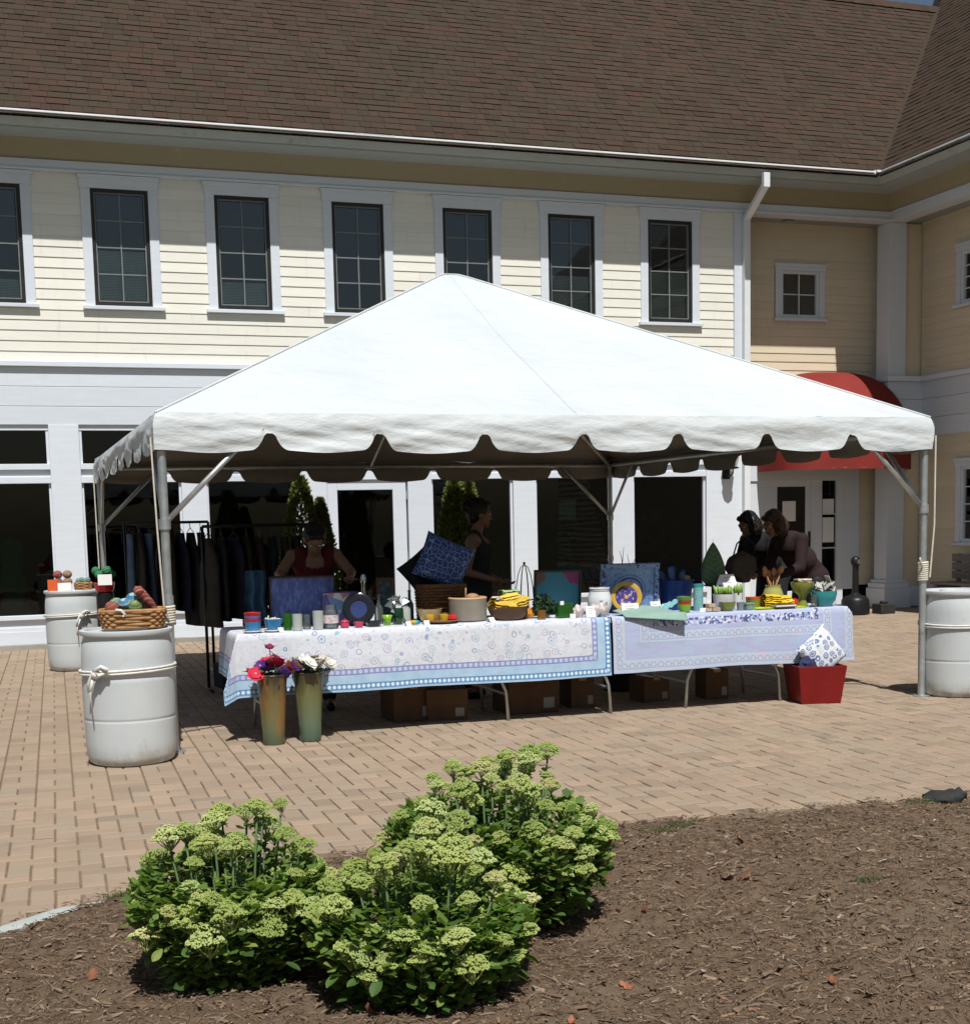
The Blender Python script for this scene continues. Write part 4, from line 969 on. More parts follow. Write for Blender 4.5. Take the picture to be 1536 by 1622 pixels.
# pillow basket
C_WICK = pm('brown_wicker', (.125, .062, .028), .35, 20, .65, .3, 80, .25, rnd=.15); C_WICK2 = pm('honey_wicker', (.36, .185, .075), .3, 20, .6, .3, 80, .3)
def basket(name, label, loc, w, d, h, flare, mat, rz=0, rows=9, nst=40, rim=.012):
    bk = thing(name, label, 'basket', loc, rz)
    def per(u, f):                            # rounded rectangle perimeter
        hw, hd = w/2*f, d/2*f; a = u*2*math.pi; n = .35
        return math.copysign(abs(math.cos(a))**n, math.cos(a))*hw, math.copysign(abs(math.sin(a))**n, math.sin(a))*hd
    wv = MB()
    for r in range(rows):
        zz = h*(r+.5)/rows; f = 1 + flare*zz/h; pts = []
        for i in range(nst*3):
            x, y = per(i/(nst*3), f); k = .008*math.cos(math.pi*(i/3 + r)); L = math.hypot(x, y); pts.append((x*(1+k/L), y*(1+k/L), zz + .002*nz(i*.4, r)))
        wv.tube(pts, h/rows*.56, 5, closed=True)
    wv.build('weave', mat, bk, smooth=True)
    st = MB()
    for i in range(nst): x0, y0 = per(i/nst, 1); x1, y1 = per(i/nst, 1+flare); st.tube([(x0, y0, 0), (x1, y1, h)], .004, 5)
    st.build('stakes', mat, bk)
    MB().tube([(per(i/60, 1+flare)[0], per(i/60, 1+flare)[1], h) for i in range(60)], rim, 7, closed=True).build('rim', mat, bk, smooth=True)
    MB().box(-w/2*.93, w/2*.93, -d/2*.93, d/2*.93, 0, .012).build('bottom', mat, bk)
    return bk
basket('wicker_basket', 'dark brown wicker basket holding the blue and black pillows', (3.06, 10.06, z), .33, .28, .27, .10, C_WICK, R(-10), 12)
def pillow_mb(w, h, th, seed=0):
    mb = MB()
    def fn(sg):
        def f(u, v):
            a, b = 2*u-1, 2*v-1; p = max(0, (1-abs(a)**2.4)*(1-abs(b)**2.4))**.42
            sx = 1 - .06*(1-abs(b)**2)*abs(a)**3; sy = 1 - .06*(1-abs(a)**2)*abs(b)**3
            return (a*w/2*sx, sg*th/2*p + .004*nz(a*3+seed, b*3, sg)*p, b*h/2*sy)
        return f
    mb.grid(fn(-1), 22, 22); mb.grid(fn(1), 22, 22, flip=True); return mb
def print_mat(name, base, line, scale=16, lo=.28, hi=.38, fill=None):
    t = NT(name); co = t.coord(); w = t.n('MixRGB', .06, co, t.n('TexNoise', co, _Scale=7.0).outputs['Color']).outputs[0]
    vo = t.n('TexVoronoi', w, _Scale=scale, _Randomness=.6); d = vo.outputs['Distance']
    c = t.ramp(t.noise(co, 25, 3), [(.3, tuple(x*.8 for x in base)), (.7, base)])
    if fill: c = t.mix(t.math('LESS_THAN', d, lo), c, fill)
    vd = t.n('TexVoronoi', w, _Scale=scale, _Randomness=.6, feature='DISTANCE_TO_EDGE').outputs['Distance']
    c = t.mix(t.math('LESS_THAN', vd, .045), c, line); c = t.mix(t.band(d, lo*.45, lo*.62), c, line)
    return t.fin(c, .9, t.noise(co, 300, 2), .15, .002, .1)
P_BLUE = print_mat('navy_scale_print', (.04,.075,.23), (.20,.28,.46), 24); P_WB = print_mat('white_blue_paisley_print', (.66,.69,.73), (.70,.72,.75), 19, .42, .5, (.16,.20,.38))
solo('throw_pillow', 'blue pillow with pale scale pattern standing in the wicker basket', 'pillow', pillow_mb(.40, .36, .13), P_BLUE, (3.09, 10.05, 1.205), rot=(R(-8), R(24), R(-10)))
solo('throw_pillow', 'plain black pillow tucked behind the blue patterned pillow', 'pillow', pillow_mb(.34, .30, .12, 5), pm('black_cloth', (.010,.011,.016), .2, 20, .9), (2.97, 10.17, 1.115), rot=(R(-8), R(52), R(-14)))
gb = thing('green_box', 'translucent green glass block vase with a small white tag', 'vase', (3.935, 9.67, z))
MB().box(-.065, .065, -.04, .04, 0, .115).build('body', gmat('moss_glass', (.10,.42,.10), .1, .6, (.03,.13,.02)), gb, bevel=.008); MB().box(-.05, -.02, -.043, -.041, .10, .13).build('tag', M_PAPER, gb)
for k, (x, y, rz, lab) in enumerate([(4.035, 9.62, .2, 'clear bag of pale dried petals beside the green glass block'), (4.16, 9.60, -.4, 'clear bag of pinkish petals right of the small price card'), (4.235, 9.62, .5, 'petal bag standing in front of the white jar')]):
    solo('petal_bag', lab, 'bag', MB().ell((0, 0, .045), (.048, .032, .048), nu=16, nv=10, jit=.5), pm('petal_bag_film', (.55,.47,.44), .5, 30, .25, .4, 30, .6, c2=(.72,.66,.62), f2=.4, s2=18), (x, y, z), rz, group='bags of petals')
def card(x, y, w, h, rz, lab, lean=.25, dz=0):
    q = thing('price_card', lab, 'card', (x, y, z+dz), rz, 'white cards on the tables')
    MB().add([(-w/2, 0, 0), (w/2, 0, 0), (w/2, lean*h, h), (-w/2, lean*h, h), (-w/2, .003, 0), (w/2, .003, 0), (w/2, lean*h+.003, h), (-w/2, lean*h+.003, h)], [(0,1,2,3), (7,6,5,4), (3,2,6,7), (0,4,5,1)]).build('face', M_PAPER, q)
    MB().add([(-w/2, 2*lean*h, 0), (w/2, 2*lean*h, 0), (w/2, lean*h+.004, h), (-w/2, lean*h+.004, h)], [(0,1,2,3)]).build('back_flap', M_PAPER, q)
    ln = MB()
    for k in range(3): zz = h*(.75-.2*k); ww = w*(.32-.07*k); ln.add([(-ww, lean*zz-.0012, zz), (ww*.8, lean*zz-.0012, zz), (ww*.8, lean*(zz+h*.04)-.0012, zz+h*.04), (-ww, lean*(zz+h*.04)-.0012, zz+h*.04)], [(0,1,2,3)])
    ln.build('print', pm('grey_print', (.3,.3,.32)), q); return q
card(4.113, 9.565, .075, .085, R(-12), 'small white price card standing before the petal bags')
card(4.47, 9.62, .135, .09, R(-14), 'wide white sign card in front of the decorated plate')
card(4.73, 9.69, .085, .09, R(-6), 'white card standing left of the teal scarf', .4)
card(3.31, 9.54, .05, .035, R(20), 'tiny white tag lying before the wooden bowl', .8)
card(5.49, 9.86, .15, .105, R(14), 'white card tilted behind the potted shoots', .5, .17)
wj = thing('white_jar', 'round white ceramic jar with short grey lettering', 'jar', (4.275, 9.77, z))
MB().lathe([(0, 0), (.06, 0), (.088, .05), (.096, .10), (.09, .15), (.078, .185), (.078, .205), (.082, .21), (.08, .216), (.07, .216), (.07, .19), (.06, .03), (0, .02)], 36).build('body', C_WHITE, wj, smooth=True, auto=50)
MB().lathe([(.0795, .188), (.0805, .194)], 36, cap=False).build('neck_ring', pm('grey_band', (.35,.37,.38)), wj)
txt = bpy.data.curves.new('lettering', 'FONT'); txt.body = 'T e a'; txt.size = .05; txt.extrude = .001; txt.align_x = 'CENTER'
to = bpy.data.objects.new('lettering', txt); COL.objects.link(to); to.parent = wj; to.location = (.012, -.098, .085); to.rotation_euler = (R(88), 0, R(-6)); txt.materials.append(pm('grey_print', (.3,.3,.32)))
lme = bpy.data.meshes.new_from_object(to.evaluated_get(bpy.context.evaluated_depsgraph_get())); lo = put('lettering', lme, wj, to.location, to.rotation_euler); bpy.data.objects.remove(to)
dp = thing('decorated_plate', 'purple and yellow patterned plate propped before the pale blue tray', 'plate', (4.545, 9.86, z)); Mx = Euler((R(76), 0, R(-16))).to_matrix()
t = NT('purple_yellow_plate'); co = t.coord(); s_ = t.n('SeparateXYZ', co); P_PLATE = t.fin(t.mix(t.math('GREATER_THAN', t.noise(co, 40, 3), .56), (.07,.045,.20), (.42,.33,.40)), .2)
P_PRIM = t.fin if 0 else glaze('yellow_plate_rim', (.50,.32,.05), (.2,.1,.2))
MB().lathe([(.088, .012), (.122, .022), (.126, .026), (.122, .029), (.088, .017)], 40, (0, 0, .126), Mx, cap=False).build('rim', P_PRIM, dp, smooth=True)
MB().lathe([(0, .004), (.06, .004), (.088, .012), (.088, .017), (.06, .008), (0, .008)], 40, (0, 0, .126), Mx, cap=False).build('centre', P_PLATE, dp, smooth=True)
MB().lathe([(.012, .0085), (.014, .0095), (.0, .0096)], 14, (0, 0, .126), Mx).build('emblem', C_GOLD, dp); MB().box(-.05, .05, -.03, .07, 0, .01).build('stand', M_BLACK, dp)
tb_ = thing('blue_tub', 'deep blue plastic tub full of rolled blue cloths', 'tub', (5.07, 10.04, z)); C_TUB = pm('blue_plastic', (.012, .045, .19), .1, 5, .35, .05)
MB().lathe(bowl_prof(.115, .15, .235, .005, 1.0), 32).build('body', C_TUB, tb_, smooth=True, auto=50); MB().tube([(.152*math.cos(a*.196), .152*math.sin(a*.196), .235) for a in range(32)], .006, 6, closed=True).build('rim', C_TUB, tb_, smooth=True)
for k in range(6): a = k*1.05; MB().cap((.06*math.cos(a), .06*math.sin(a), .1), (.10*math.cos(a)-.03, .09*math.sin(a), .30+.03*math.sin(k*2)), .025, .025).build('rolled_cloth', pm('blue_roll_cloth', (.06,.11,.24), .3, 12, .9, rnd=.4), tb_, smooth=True)
MB().ell((.07, -.05, .25), (.045, .035, .03)).build('sponge', pm('tan_sponge', (.32,.22,.12), .2, 20, .9, .5), tb_, smooth=True)
# sage mat hanging over the edge
mt = MB()
mt.grid(lambda u, v: ((u-.5)*.50 + .06*v*(u-.5), -.10 + v*.26 + (.0 if v > .25 else 0), .012 + (.05*math.sin(max(0, (v-.3))*2.2)*math.sin(u*3.14+.3)) - (.045*(1-v/.22)*(.4+u) if v < .22 else 0)), 24, 18)
mt.grid(lambda u, v: ((u-.5)*.50 + .06*v*(u-.5), -.10 + v*.26, .008 + (.05*math.sin(max(0, (v-.3))*2.2)*math.sin(u*3.14+.3)) - (.045*(1-v/.22)*(.4+u) if v < .22 else 0)), 24, 18, flip=True)
o = solo('sage_mat', 'sage green felt mat draped over the table edge by the cloth seam', 'mat', mt, pm('sage_felt', (.24, .36, .31), .1, 8, .9, .2, 150), (4.62, 9.535, z+.004), R(-8)); s_ = o.modifiers.new('solid', 'SOLIDIFY'); s_.thickness = .004
solo('teal_scarf', 'teal patterned scarf bunched behind the stacked bowls', 'scarf', MB().grid(lambda u, v: ((u-.5)*.22, (v-.5)*.1, .02+.05*u+.022*nz(u*6, v*5)+.03*math.sin(v*3.14)), 24, 12), print_mat('teal_scarf_print', (.12,.36,.38), (.45,.60,.60), 40), (4.86, 9.74, z), R(12))
stack((4.945, 9.63, z), [(0, .035, .056, .065, C_LIME), (.04, .038, .058, .05, C_RED), (.075, .04, .062, .05, C_GREEN)], 'stack of green and red bowls beside the sage mat')
lp = solo('leaf_pillow', 'tall pointed green leaf-shaped cushion standing behind the pots', 'cushion', MB().grid(lambda u, v: (lambda w, a: (w*math.cos(a), w*.38*math.sin(a), .38*v))(.105*max(.0, math.sin(min(1, v*1.02+.06)**.62*math.pi))**.8 + .001, u*2*math.pi), 28, 26), (lambda t: t.fin(t.mix(t.math('LESS_THAN', t.math('ABSOLUTE', t.math('SUBTRACT', t.math('FRACT', t.math('ADD', t.math('MULTIPLY', t.n('SeparateXYZ', t.coord()).outputs[2], 22.0), t.math('MULTIPLY', t.math('ABSOLUTE', t.n('SeparateXYZ', t.coord()).outputs[0]), -14.0))), .5)), .07), t.ramp(t.noise(t.coord(), 14, 4), [(.3, (.055,.105,.05)), (.7, (.09,.15,.075))]), (.13,.20,.10)), .85))(NT('leaf_fabric')), (5.41, 10.02, z+.19), R(-10))
ls = thing('pillow_riser', 'dark stand under the leaf-shaped cushion', 'stand', (5.41, 10.02, z)); MB().lathe([(0, 0), (.07, 0), (.07, .012), (.015, .02), (.015, .17), (.08, .18), (.08, .19), (0, .19)], 20).build('post', M_BLACK, ls)
for k in range(1): MB().box(-.09, .09, -.06, .06, .0, .03).build('foot', M_BLACK, ls)
tc = thing('teal_canister', 'slim teal patterned canister next to the scarf', 'canister', (5.155, 9.80, z)); MB().lathe([(0, 0), (.04, 0), (.04, .20), (0, .20)], 24).build('body', print_mat('teal_canister_print', (.25,.48,.45), (.10,.30,.32), 50), tc, smooth=True, auto=40); MB().lathe([(.042, .19), (.042, .212), (0, .214)], 24).build('lid', C_TEAL, tc, smooth=True, auto=40)
C_SHOOT = pm('pale_green_shoot', (.20, .36, .06), .3, 10, .6, .1, rnd=.2)
def shoots(name, label, loc, r, h, n, pm_):
    q = thing(name, label, 'potted plant', loc)
    MB().lathe([(0, 0), (r*.85, 0), (r, h), (r-.006, h), (r*.82, .012), (0, .012)], 28).build('pot', pm_, q, smooth=True, auto=50); MB().lathe([(0, h-.012), (r-.006, h-.012)], 20).build('soil', pm('potting_soil', (.03,.022,.015)), q)
    for k in range(n):
        a, rr = random.random()*6.28, r*.8*random.random()**.5; x, y = rr*math.cos(a), rr*math.sin(a); L = random.uniform(.045, .075)
        MB().tube([(x, y, h-.015), (x*1.15, y*1.15, h+L*.5), (x*1.35, y*1.35, h+L)], [.011, .012, .003], 6).build('shoot', C_SHOOT, q, smooth=True)
shoots('potted_shoots', 'large white pot of green shoots with grey swirl band', (5.322, 9.68, z), .088, .13, 22, pm('white_swirl_pot', (.60,.60,.60), .15, 14, .3, c2=(.38,.38,.42), f2=.3, s2=14))
shoots('potted_shoots', 'smaller cream pot of green shoots to the right of the large one', (5.49, 9.76, z), .04, .13, 10, C_WHITE)
sb_ = thing('soap_blocks', 'low pile of pale wooden soap blocks by the olive bowl', 'soap', (5.165, 9.60, z))
for k, (dx, dz) in enumerate(((-.04, 0), (.035, 0), (-.005, .032))): MB().box(-.036, .036, -.025, .025, 0, .030).build('block', pm('soap_tan', (.42,.33,.22), .15, 12, .6, rnd=.15), sb_, bevel=.004, loc=(dx, 0, dz), rot=(0, 0, .1*k))
mb = MB().lathe(bowl_prof(.038, .066, .072), 28); solo('olive_bowl', 'olive green bowl at the table edge below the white pot', 'bowl', mb, C_OLIVE, (5.31, 9.60, z))
solo('grey_cup', 'tiny grey cup at the table edge between olive bowl and lime mats', 'cup', MB().lathe([(0, 0), (.026, 0), (.031, .062), (.028, .062), (.024, .01), (0, .01)], 20), glaze('grey_glaze', (.20,.23,.23)), (5.435, 9.615, z))
op = stack((5.595, 9.69, z), [(0, .045, .062, .075, C_OLIVE), (.055, .048, .064, .04, C_ORANGE)], 'olive pot topped with an orange-red bowl beside the towels', 'orange_pot')
ck = thing('utensil_crock', 'yellow-green crock holding wooden spoons', 'crock', (5.88, 9.86, z))
MB().lathe([(0, 0), (.06, 0), (.085, .05), (.088, .09), (.07, .14), (.06, .16), (.066, .175), (.06, .176), (.055, .16), (.07, .09), (0, .02)], 30).build('body', glaze('sage_yellow_glaze', (.38,.38,.12)), ck, smooth=True, auto=60)
for k, (a, L) in enumerate(((2.6, .30), (3.3, .33), (1.3, .31), (.4, .32), (-.3, .33), (1.9, .29))):
    e = Vector((math.cos(a)*.09, math.sin(a)*.03, L)); b0 = Vector((math.cos(a)*-.02, 0, .05)); m_ = MB().tube([b0, b0.lerp(e, .75)], .006, 8)
    m_.ell(b0.lerp(e, .9), (.022, .008, .035), (0, math.cos(a)*.35, 0), 12, 8); m_.build('wooden_spoon', pm('spoon_wood', (.34,.16,.065), .25, 8, .6, rnd=.2), ck, smooth=True)
tw = thing('yellow_towels', 'pile of folded yellow towels in front of the crock', 'towels', (5.79, 9.66, z))
C_TOW = pm('yellow_towel_cloth', (.68, .46, .035), .12, 9, .95, .4, 150, .1, rnd=.12)
for k, (dx, dy, dz, w) in enumerate(((-.055, 0, .012, .15), (.08, -.01, .012, .12), (-.05, .0, .062, .14), (.07, .01, .045, .11))): folded(w, .10, .05, k*5.1).build('towel', C_TOW, tw, smooth=True, loc=(dx, dy, dz), rot=(0, .06*(-1)**k, .2*math.sin(k*3)))
lm = thing('lime_mats', 'flat stack of lime yellow placemats under the towels', 'placemats', (5.77, 9.66, z-.002)); C_LM = pm('lime_fabric', (.50, .54, .05), .1, 10, .9, .2, 150, .1, rnd=.15)
for k in range(3): MB().box(-.26+.01*k, .25-.02*k, -.12, .11, k*.005, k*.005+.004).build('placemat', C_LM, lm, rot=(0, 0, .03*k))
bk_ = thing('small_book', 'thin brown book with white pages before the towels', 'book', (5.79, 9.55, z+.013), R(4)); MB().box(-.10, .10, -.045, .045, 0, .006).box(-.10, .10, -.045, .045, .022, .026).build('cover', C_DWOOD, bk_); MB().box(-.097, .097, -.042, .042, .006, .022).build('pages', M_PAPER, bk_)
solo('red_apple', 'dark red round ornament between towels and the pedestal bowl', 'ornament', MB().lathe([(0, .004), (.02, 0), (.036, .025), (.03, .055), (.012, .062), (0, .056)], 20), C_RED, (5.945, 9.64, z+.01))
pb_ = thing('pedestal_bowl', 'olive footed bowl with a folded cream cloth on top', 'bowl', (6.06, 9.70, z))
MB().lathe([(0, 0), (.045, 0), (.042, .02), (.03, .05), (.032, .09), (.07, .12), (.093, .17), (.095, .20), (.088, .20), (.06, .13), (0, .11)], 32).build('body', C_OLIVE, pb_, smooth=True, auto=60); folded(.13, .09, .03, 2.2).build('cloth', pm('cream_cloth', (.52,.44,.32), .15, 9, .9), pb_, smooth=True, loc=(.0, 0, .195))
tumbler((6.11, 9.60, z), .026, .10, G_CLEAR, 'small clear bluish glass before the footed olive bowl')
tl = thing('teal_bowl', 'glossy teal bowl with crumpled paper at right end of the table', 'bowl', (6.213, 9.62, z))
MB().lathe([(0, 0), (.062, 0), (.07, .012), (.092, .05), (.104, .095), (.104, .125), (.098, .125), (.088, .06), (0, .02)], 36).build('bowl', C_TEAL, tl, smooth=True, auto=60)
mb = MB()
for k in range(14):
    c = Vector((random.uniform(-.06, .06), random.uniform(-.05, .05), random.uniform(.12, .19))); a = Vector((random.gauss(0, 1), random.gauss(0, 1), random.gauss(0, .6))).normalized()*.045; b_ = a.orthogonal().normalized()*.03
    mb.add([c-a-b_, c+a-b_*.7, c+a*.9+b_+Vector((0,0,.01)), c-a*.8+b_*1.1], [(0,1,2,3)])
mb.obox((.05, 0, .19), (.006, .05, .13), (0, -.5, .2)); mb.build('paper', pm('grey_paper', (.42,.42,.38), .3, 20, .85), tl)

# more small wares
def bottle(loc, r, h, mat, label): return solo('glass_bottle', label, 'bottle', MB().lathe([(0, 0), (r, 0), (r*1.02, h*.1), (r, h*.55), (r*.4, h*.72), (r*.34, h*.95), (r*.45, h*.96), (r*.45, h), (r*.3, h), (r*.3, h*.72), (r*.9, h*.5), (r*.9, .01), (0, .01)], 20), mat, loc, group='glass bottles behind the plate')
bottle((2.53, 9.92, z), .035, .22, G_CLEAR, 'clear glass bottle just right of the steel mill')
bottle((2.73, 9.90, z), .04, .19, G_FROST, 'frosted squat bottle right of the foil-stuffed vase')
bottle((2.79, 9.99, z), .03, .24, G_DKG, 'dark green bottle by the wicker basket')
for k, (x, y, lab) in enumerate(((1.72, 9.53, 'tiny white tag in front of the single blue bowl'), (2.66, 9.54, 'tiny white tag at the table edge beside the rainbow roll'), (2.80, 9.56, 'tiny white tag before the brown plate'), (3.96, 9.56, 'tiny white tag below the green glass block'), (5.06, 9.55, 'tiny white tag before the soap blocks'))): card(x, y, .04, .032, .5-.3*k, lab, .7)
for k, (x, lab, m) in enumerate(((3.62, 'dark stack of plates behind the napkin bowl', C_DWOOD),)):
    q = thing('plate_stack', lab, 'plates', (x, 10.0, z))
    for j in range(7): MB().lathe([(0, 0), (.06, 0), (.105, .014), (.106, .017), (.06, .006), (0, .006)], 26).build('plate', [C_TEAL, C_DWOOD, C_OLIVE][j % 3], q, smooth=True, loc=(0, 0, j*.017))
solo('candle_jar', 'amber candle jar between the herb bunch and the gourd', 'candle', MB().lathe([(0, 0), (.032, 0), (.033, .07), (.030, .07), (.030, .05), (0, .05)], 20), gmat('amber_glass', (.6,.35,.08), .06, .4, (.4,.2,.04)), (3.72, 9.60, z))
solo('trinket_box', 'small teal and gold trinket box left of the olive pot', 'box', MB().box(-.04, .04, -.03, .03, 0, .04).box(-.043, .043, -.033, .033, .04, .055), print_mat('teal_gold_print', (.08,.25,.27), (.5,.38,.12), 60), (5.50, 9.60, z), .2, smooth=False, bevel=.004)
# teal wraps hanging behind the left end, dark twig plant
for k, (x, lab) in enumerate(((1.66, 'dusky blue scarf hanging behind the red bowl stack'),)):
    o = solo('hanging_scarf', lab, 'scarf', MB().grid(lambda u, v: ((u-.5)*.16 + .02*nz(v*3, u), .03*math.sin(u*14)+.02*nz(u*5, v*2), .42*v), 24, 12), pm('dusky_blue_cloth', (.035,.09,.15), .3, 10, .9), (x, 10.22, z+.0), .1)
tp = thing('twig_plant', 'dark twiggy dried branches behind the pale blue tray', 'plant', (4.95, 10.9, 0)); mb = MB(); random.seed(5)
for k in range(26):
    a = random.random()*6.28; p = Vector((.1*math.cos(a), .1*math.sin(a), .7)); pts = [p]
    for q in range(4): p = p + Vector((math.cos(a)*.05+random.gauss(0, .04), math.sin(a)*.05, random.uniform(.05, .16))); pts.append(p)
    mb.tube(pts, [.006, .005, .004, .003, .002], 5)
mb.build('twigs', pm('dark_twig', (.03,.018,.014)), tp); MB().lathe([(0, 0), (.14, 0), (.17, .72), (.16, .72), (0, .68)], 24).build('pot', pm('black_pot', (.02,.02,.02)), tp, smooth=True, auto=40)

# ------------------------------------------------------------------ vases with silk flowers, red tub, boxes
t = NT('drip_glaze'); co = t.coord(); s_ = t.n('SeparateXYZ', co)
v_ = t.math('ADD', t.math('MULTIPLY', s_.outputs[2], 1.6), t.math('MULTIPLY', t.noise(t.mapv(co, (14, 14, 2.0)), 1.5, 5), .5)); rr = t.n('ObjectInfo').outputs['Random']
c_ = t.ramp(v_, [(.25, (.10,.14,.085)), (.5, (.15,.145,.06)), (.75, (.17,.12,.045)), (.95, (.08,.065,.035)), (1.0, (.045,.035,.02))])
c_ = t.mix(t.math('MULTIPLY', t.sstep(t.noise(t.mapv(co, (9, 9, 1.2)), 2, 5), .5, .62), .75), c_, (.27,.12,.035)); M_DRIP = t.fin(c_, .3, t.noise(co, 20, 4), .15, .01, .5)
t = NT('green_drip_glaze'); co = t.coord(); s_ = t.n('SeparateXYZ', co); v_ = t.math('ADD', t.math('MULTIPLY', s_.outputs[2], 1.6), t.math('MULTIPLY', t.noise(t.mapv(co, (14, 14, 2.0)), 1.5, 5), .4))
M_DRIP2 = t.fin(t.ramp(v_, [(.12, (.10,.07,.04)), (.22, (.09,.155,.11)), (.5, (.13,.165,.09)), (.75, (.15,.15,.06)), (.95, (.07,.06,.03))]), .3, t.noise(co, 20, 4), .15, .01, .5)
vprof = [(0, .0), (.068, .0), (.074, .012), (.080, .12), (.090, .28), (.100, .42), (.108, .478), (.110, .488), (.104, .49), (.094, .42), (.07, .06), (0, .05)]
for (x, y, m, lab) in ((1.59, 9.28, M_DRIP, 'tall rust-brown glazed floor vase with red and purple flowers'), (1.853, 9.315, M_DRIP2, 'tall green glazed floor vase with white flowers')):
    v = thing('floor_vase', lab, 'vase', (x, y, 0), 0, 'glazed floor vases'); MB().lathe(vprof, 40).build('body', m, v, smooth=True, auto=50); MB().tube([(.107*math.cos(a*.2), .107*math.sin(a*.2), .486) for a in range(31)], .006, 6, closed=True).build('rim', m, v, smooth=True)
def petal_flower(n, r, cup):
    mb = MB()
    for layer in range(2):
        for k in range(n):
            a = 2*math.pi*(k+.5*layer)/n; ca, sa = math.cos(a), math.sin(a); L = r*(1-.3*layer)
            mb.grid(lambda u, v: (lambda w, d, h: (ca*d - sa*w, sa*d + ca*w, h))((u-.5)*L*.95*math.sin(min(1, v*1.15+.12)*math.pi)**.6, L*v, L*(cup*v*v - .25*v*v*v + .12*abs(u-.5)*v + .12*layer)), 4, 5)
    return mb
FM = [petal_flower(6, .072, .3), petal_flower(5, .066, .6), petal_flower(8, .058, .5)]
PET = {k: pm(k+'_petal', c, .2, 20, .7, .1, rnd=.25) for k, c in (('red', (.45,.012,.04)), ('purple', (.06,.02,.16)), ('white', (.70,.69,.62)), ('cream', (.60,.58,.34)), ('peach', (.66,.34,.20)), ('maroon', (.20,.01,.05)))}
def bunch(loc, label, kinds, n, hr):
    b = thing('flower_bunch', label, 'flowers', loc); leaves = MB()
    for k in range(n):
        a = k*2.4; rr = .15*math.sqrt((k+.5)/n); x, y = rr*math.cos(a), rr*.8*math.sin(a); h = hr - rr*.35 + random.uniform(-.02, .05)
        kd = kinds[k % len(kinds)]; me = FM[k % 3].mesh('flower', PET[kd], True)
        f = put('flower', me, b, (x*1.1, y, h), (random.uniform(-.4, .4)+.5*(-y/.15)+.5, random.uniform(-.4, .4)+.6*x/.15, random.random()*6), random.uniform(.85, 1.2))
        MB().ell((0, 0, .008), (.008, .008, .007), nu=8, nv=6).build('flower_centre', pm('stamen', (.55,.5,.35)), f, smooth=True)
        MB().tube([(x*.4, y*.4, 0), (x*1.1, y, h)], .003, 5).build('stem', pm('flower_stem', (.05,.10,.03)), b)
        for q in range(4): c = Vector((x+random.gauss(0, .02), y+random.gauss(0, .02), h*random.uniform(.5, .9))); d = Vector((random.gauss(0, 1), random.gauss(0, 1), .3)).normalized()*.035; e = d.orthogonal().normalized()*.012; leaves.add([c, c+d*.5+e, c+d, c+d*.5-e], [(0,1,2,3)])
    leaves.build('leaves', M_HERB, b); return b
b = bunch((1.60, 9.27, .44), 'bunch of red and purple silk flowers in the brown vase', ['red', 'purple', 'red', 'maroon', 'purple', 'red'], 15, .12)
me = FM[1].mesh('flower', PET['maroon'], True); put('flower', me, b, (-.02, 0, .235), (.5, 0, 0), .7); MB().tube([(0, 0, 0), (-.02, 0, .235)], .003, 5).build('stem', pm('flower_stem', (.05,.10,.03)), b)
bunch((1.86, 9.30, .43), 'bunch of white silk flowers in the green vase', ['white', 'white', 'cream', 'white', 'white', 'peach', 'white'], 19, .14)

rt = thing('red_planter', 'square red planter box holding a patterned pillow by the table end', 'planter', (6.03, 9.47, 0), R(-13)); C_RT = pm('red_lacquer', (.20, .010, .010), .12, 5, .4, .08)
def frustum(mb, w0, d0, w1, d1, h, inner=.012):
    a = lambda w, d, z: [(-w/2,-d/2,z), (w/2,-d/2,z), (w/2,d/2,z), (-w/2,d/2,z)]
    vs = a(w0,d0,0) + a(w1,d1,h) + a(w1-2*inner,d1-2*inner,h) + a(w0-2*inner,d0-2*inner,inner)
    return mb.add(vs, [(3,2,1,0)] + [(k,(k+1)%4,(k+1)%4+4,k+4) for k in range(4)] + [(k+4,(k+1)%4+4,(k+1)%4+8,k+8) for k in range(4)] + [(k+8,(k+1)%4+8,(k+1)%4+12,k+12) for k in range(4)] + [(12,13,14,15)])
frustum(MB(), .325, .335, .40, .41, .305).build('box', C_RT, rt, bevel=.005)
MB().box(-.165, .165, -.17, .17, .2, .215).build('filling', pm('dark_filler', (.02,.02,.022)), rt)
solo('throw_pillow', 'white and blue paisley pillow standing on its corner in the red planter', 'pillow', pillow_mb(.335, .335, .13, 3), P_WB, (6.05, 9.40, .40), rot=(R(-12), R(52), R(-10)))
solo('throw_pillow', 'second paisley pillow mostly hidden behind the first in the planter', 'pillow', pillow_mb(.32, .32, .12, 9), P_WB, (6.14, 9.55, .37), rot=(R(-6), R(40), R(-18)))
solo('dark_bag', 'small dark patterned pouch sticking out of the red planter at left', 'pouch', MB().ell((0, 0, 0), (.075, .05, .06), nu=18, nv=12, jit=.5), pm('navy_pouch_cloth', (.03,.035,.09), .5, 30, .9), (5.90, 9.36, .315))
C_CARD = pm('cardboard', (.12, .07, .04), .15, 5, .85, .1, 60, .15, rnd=.15)
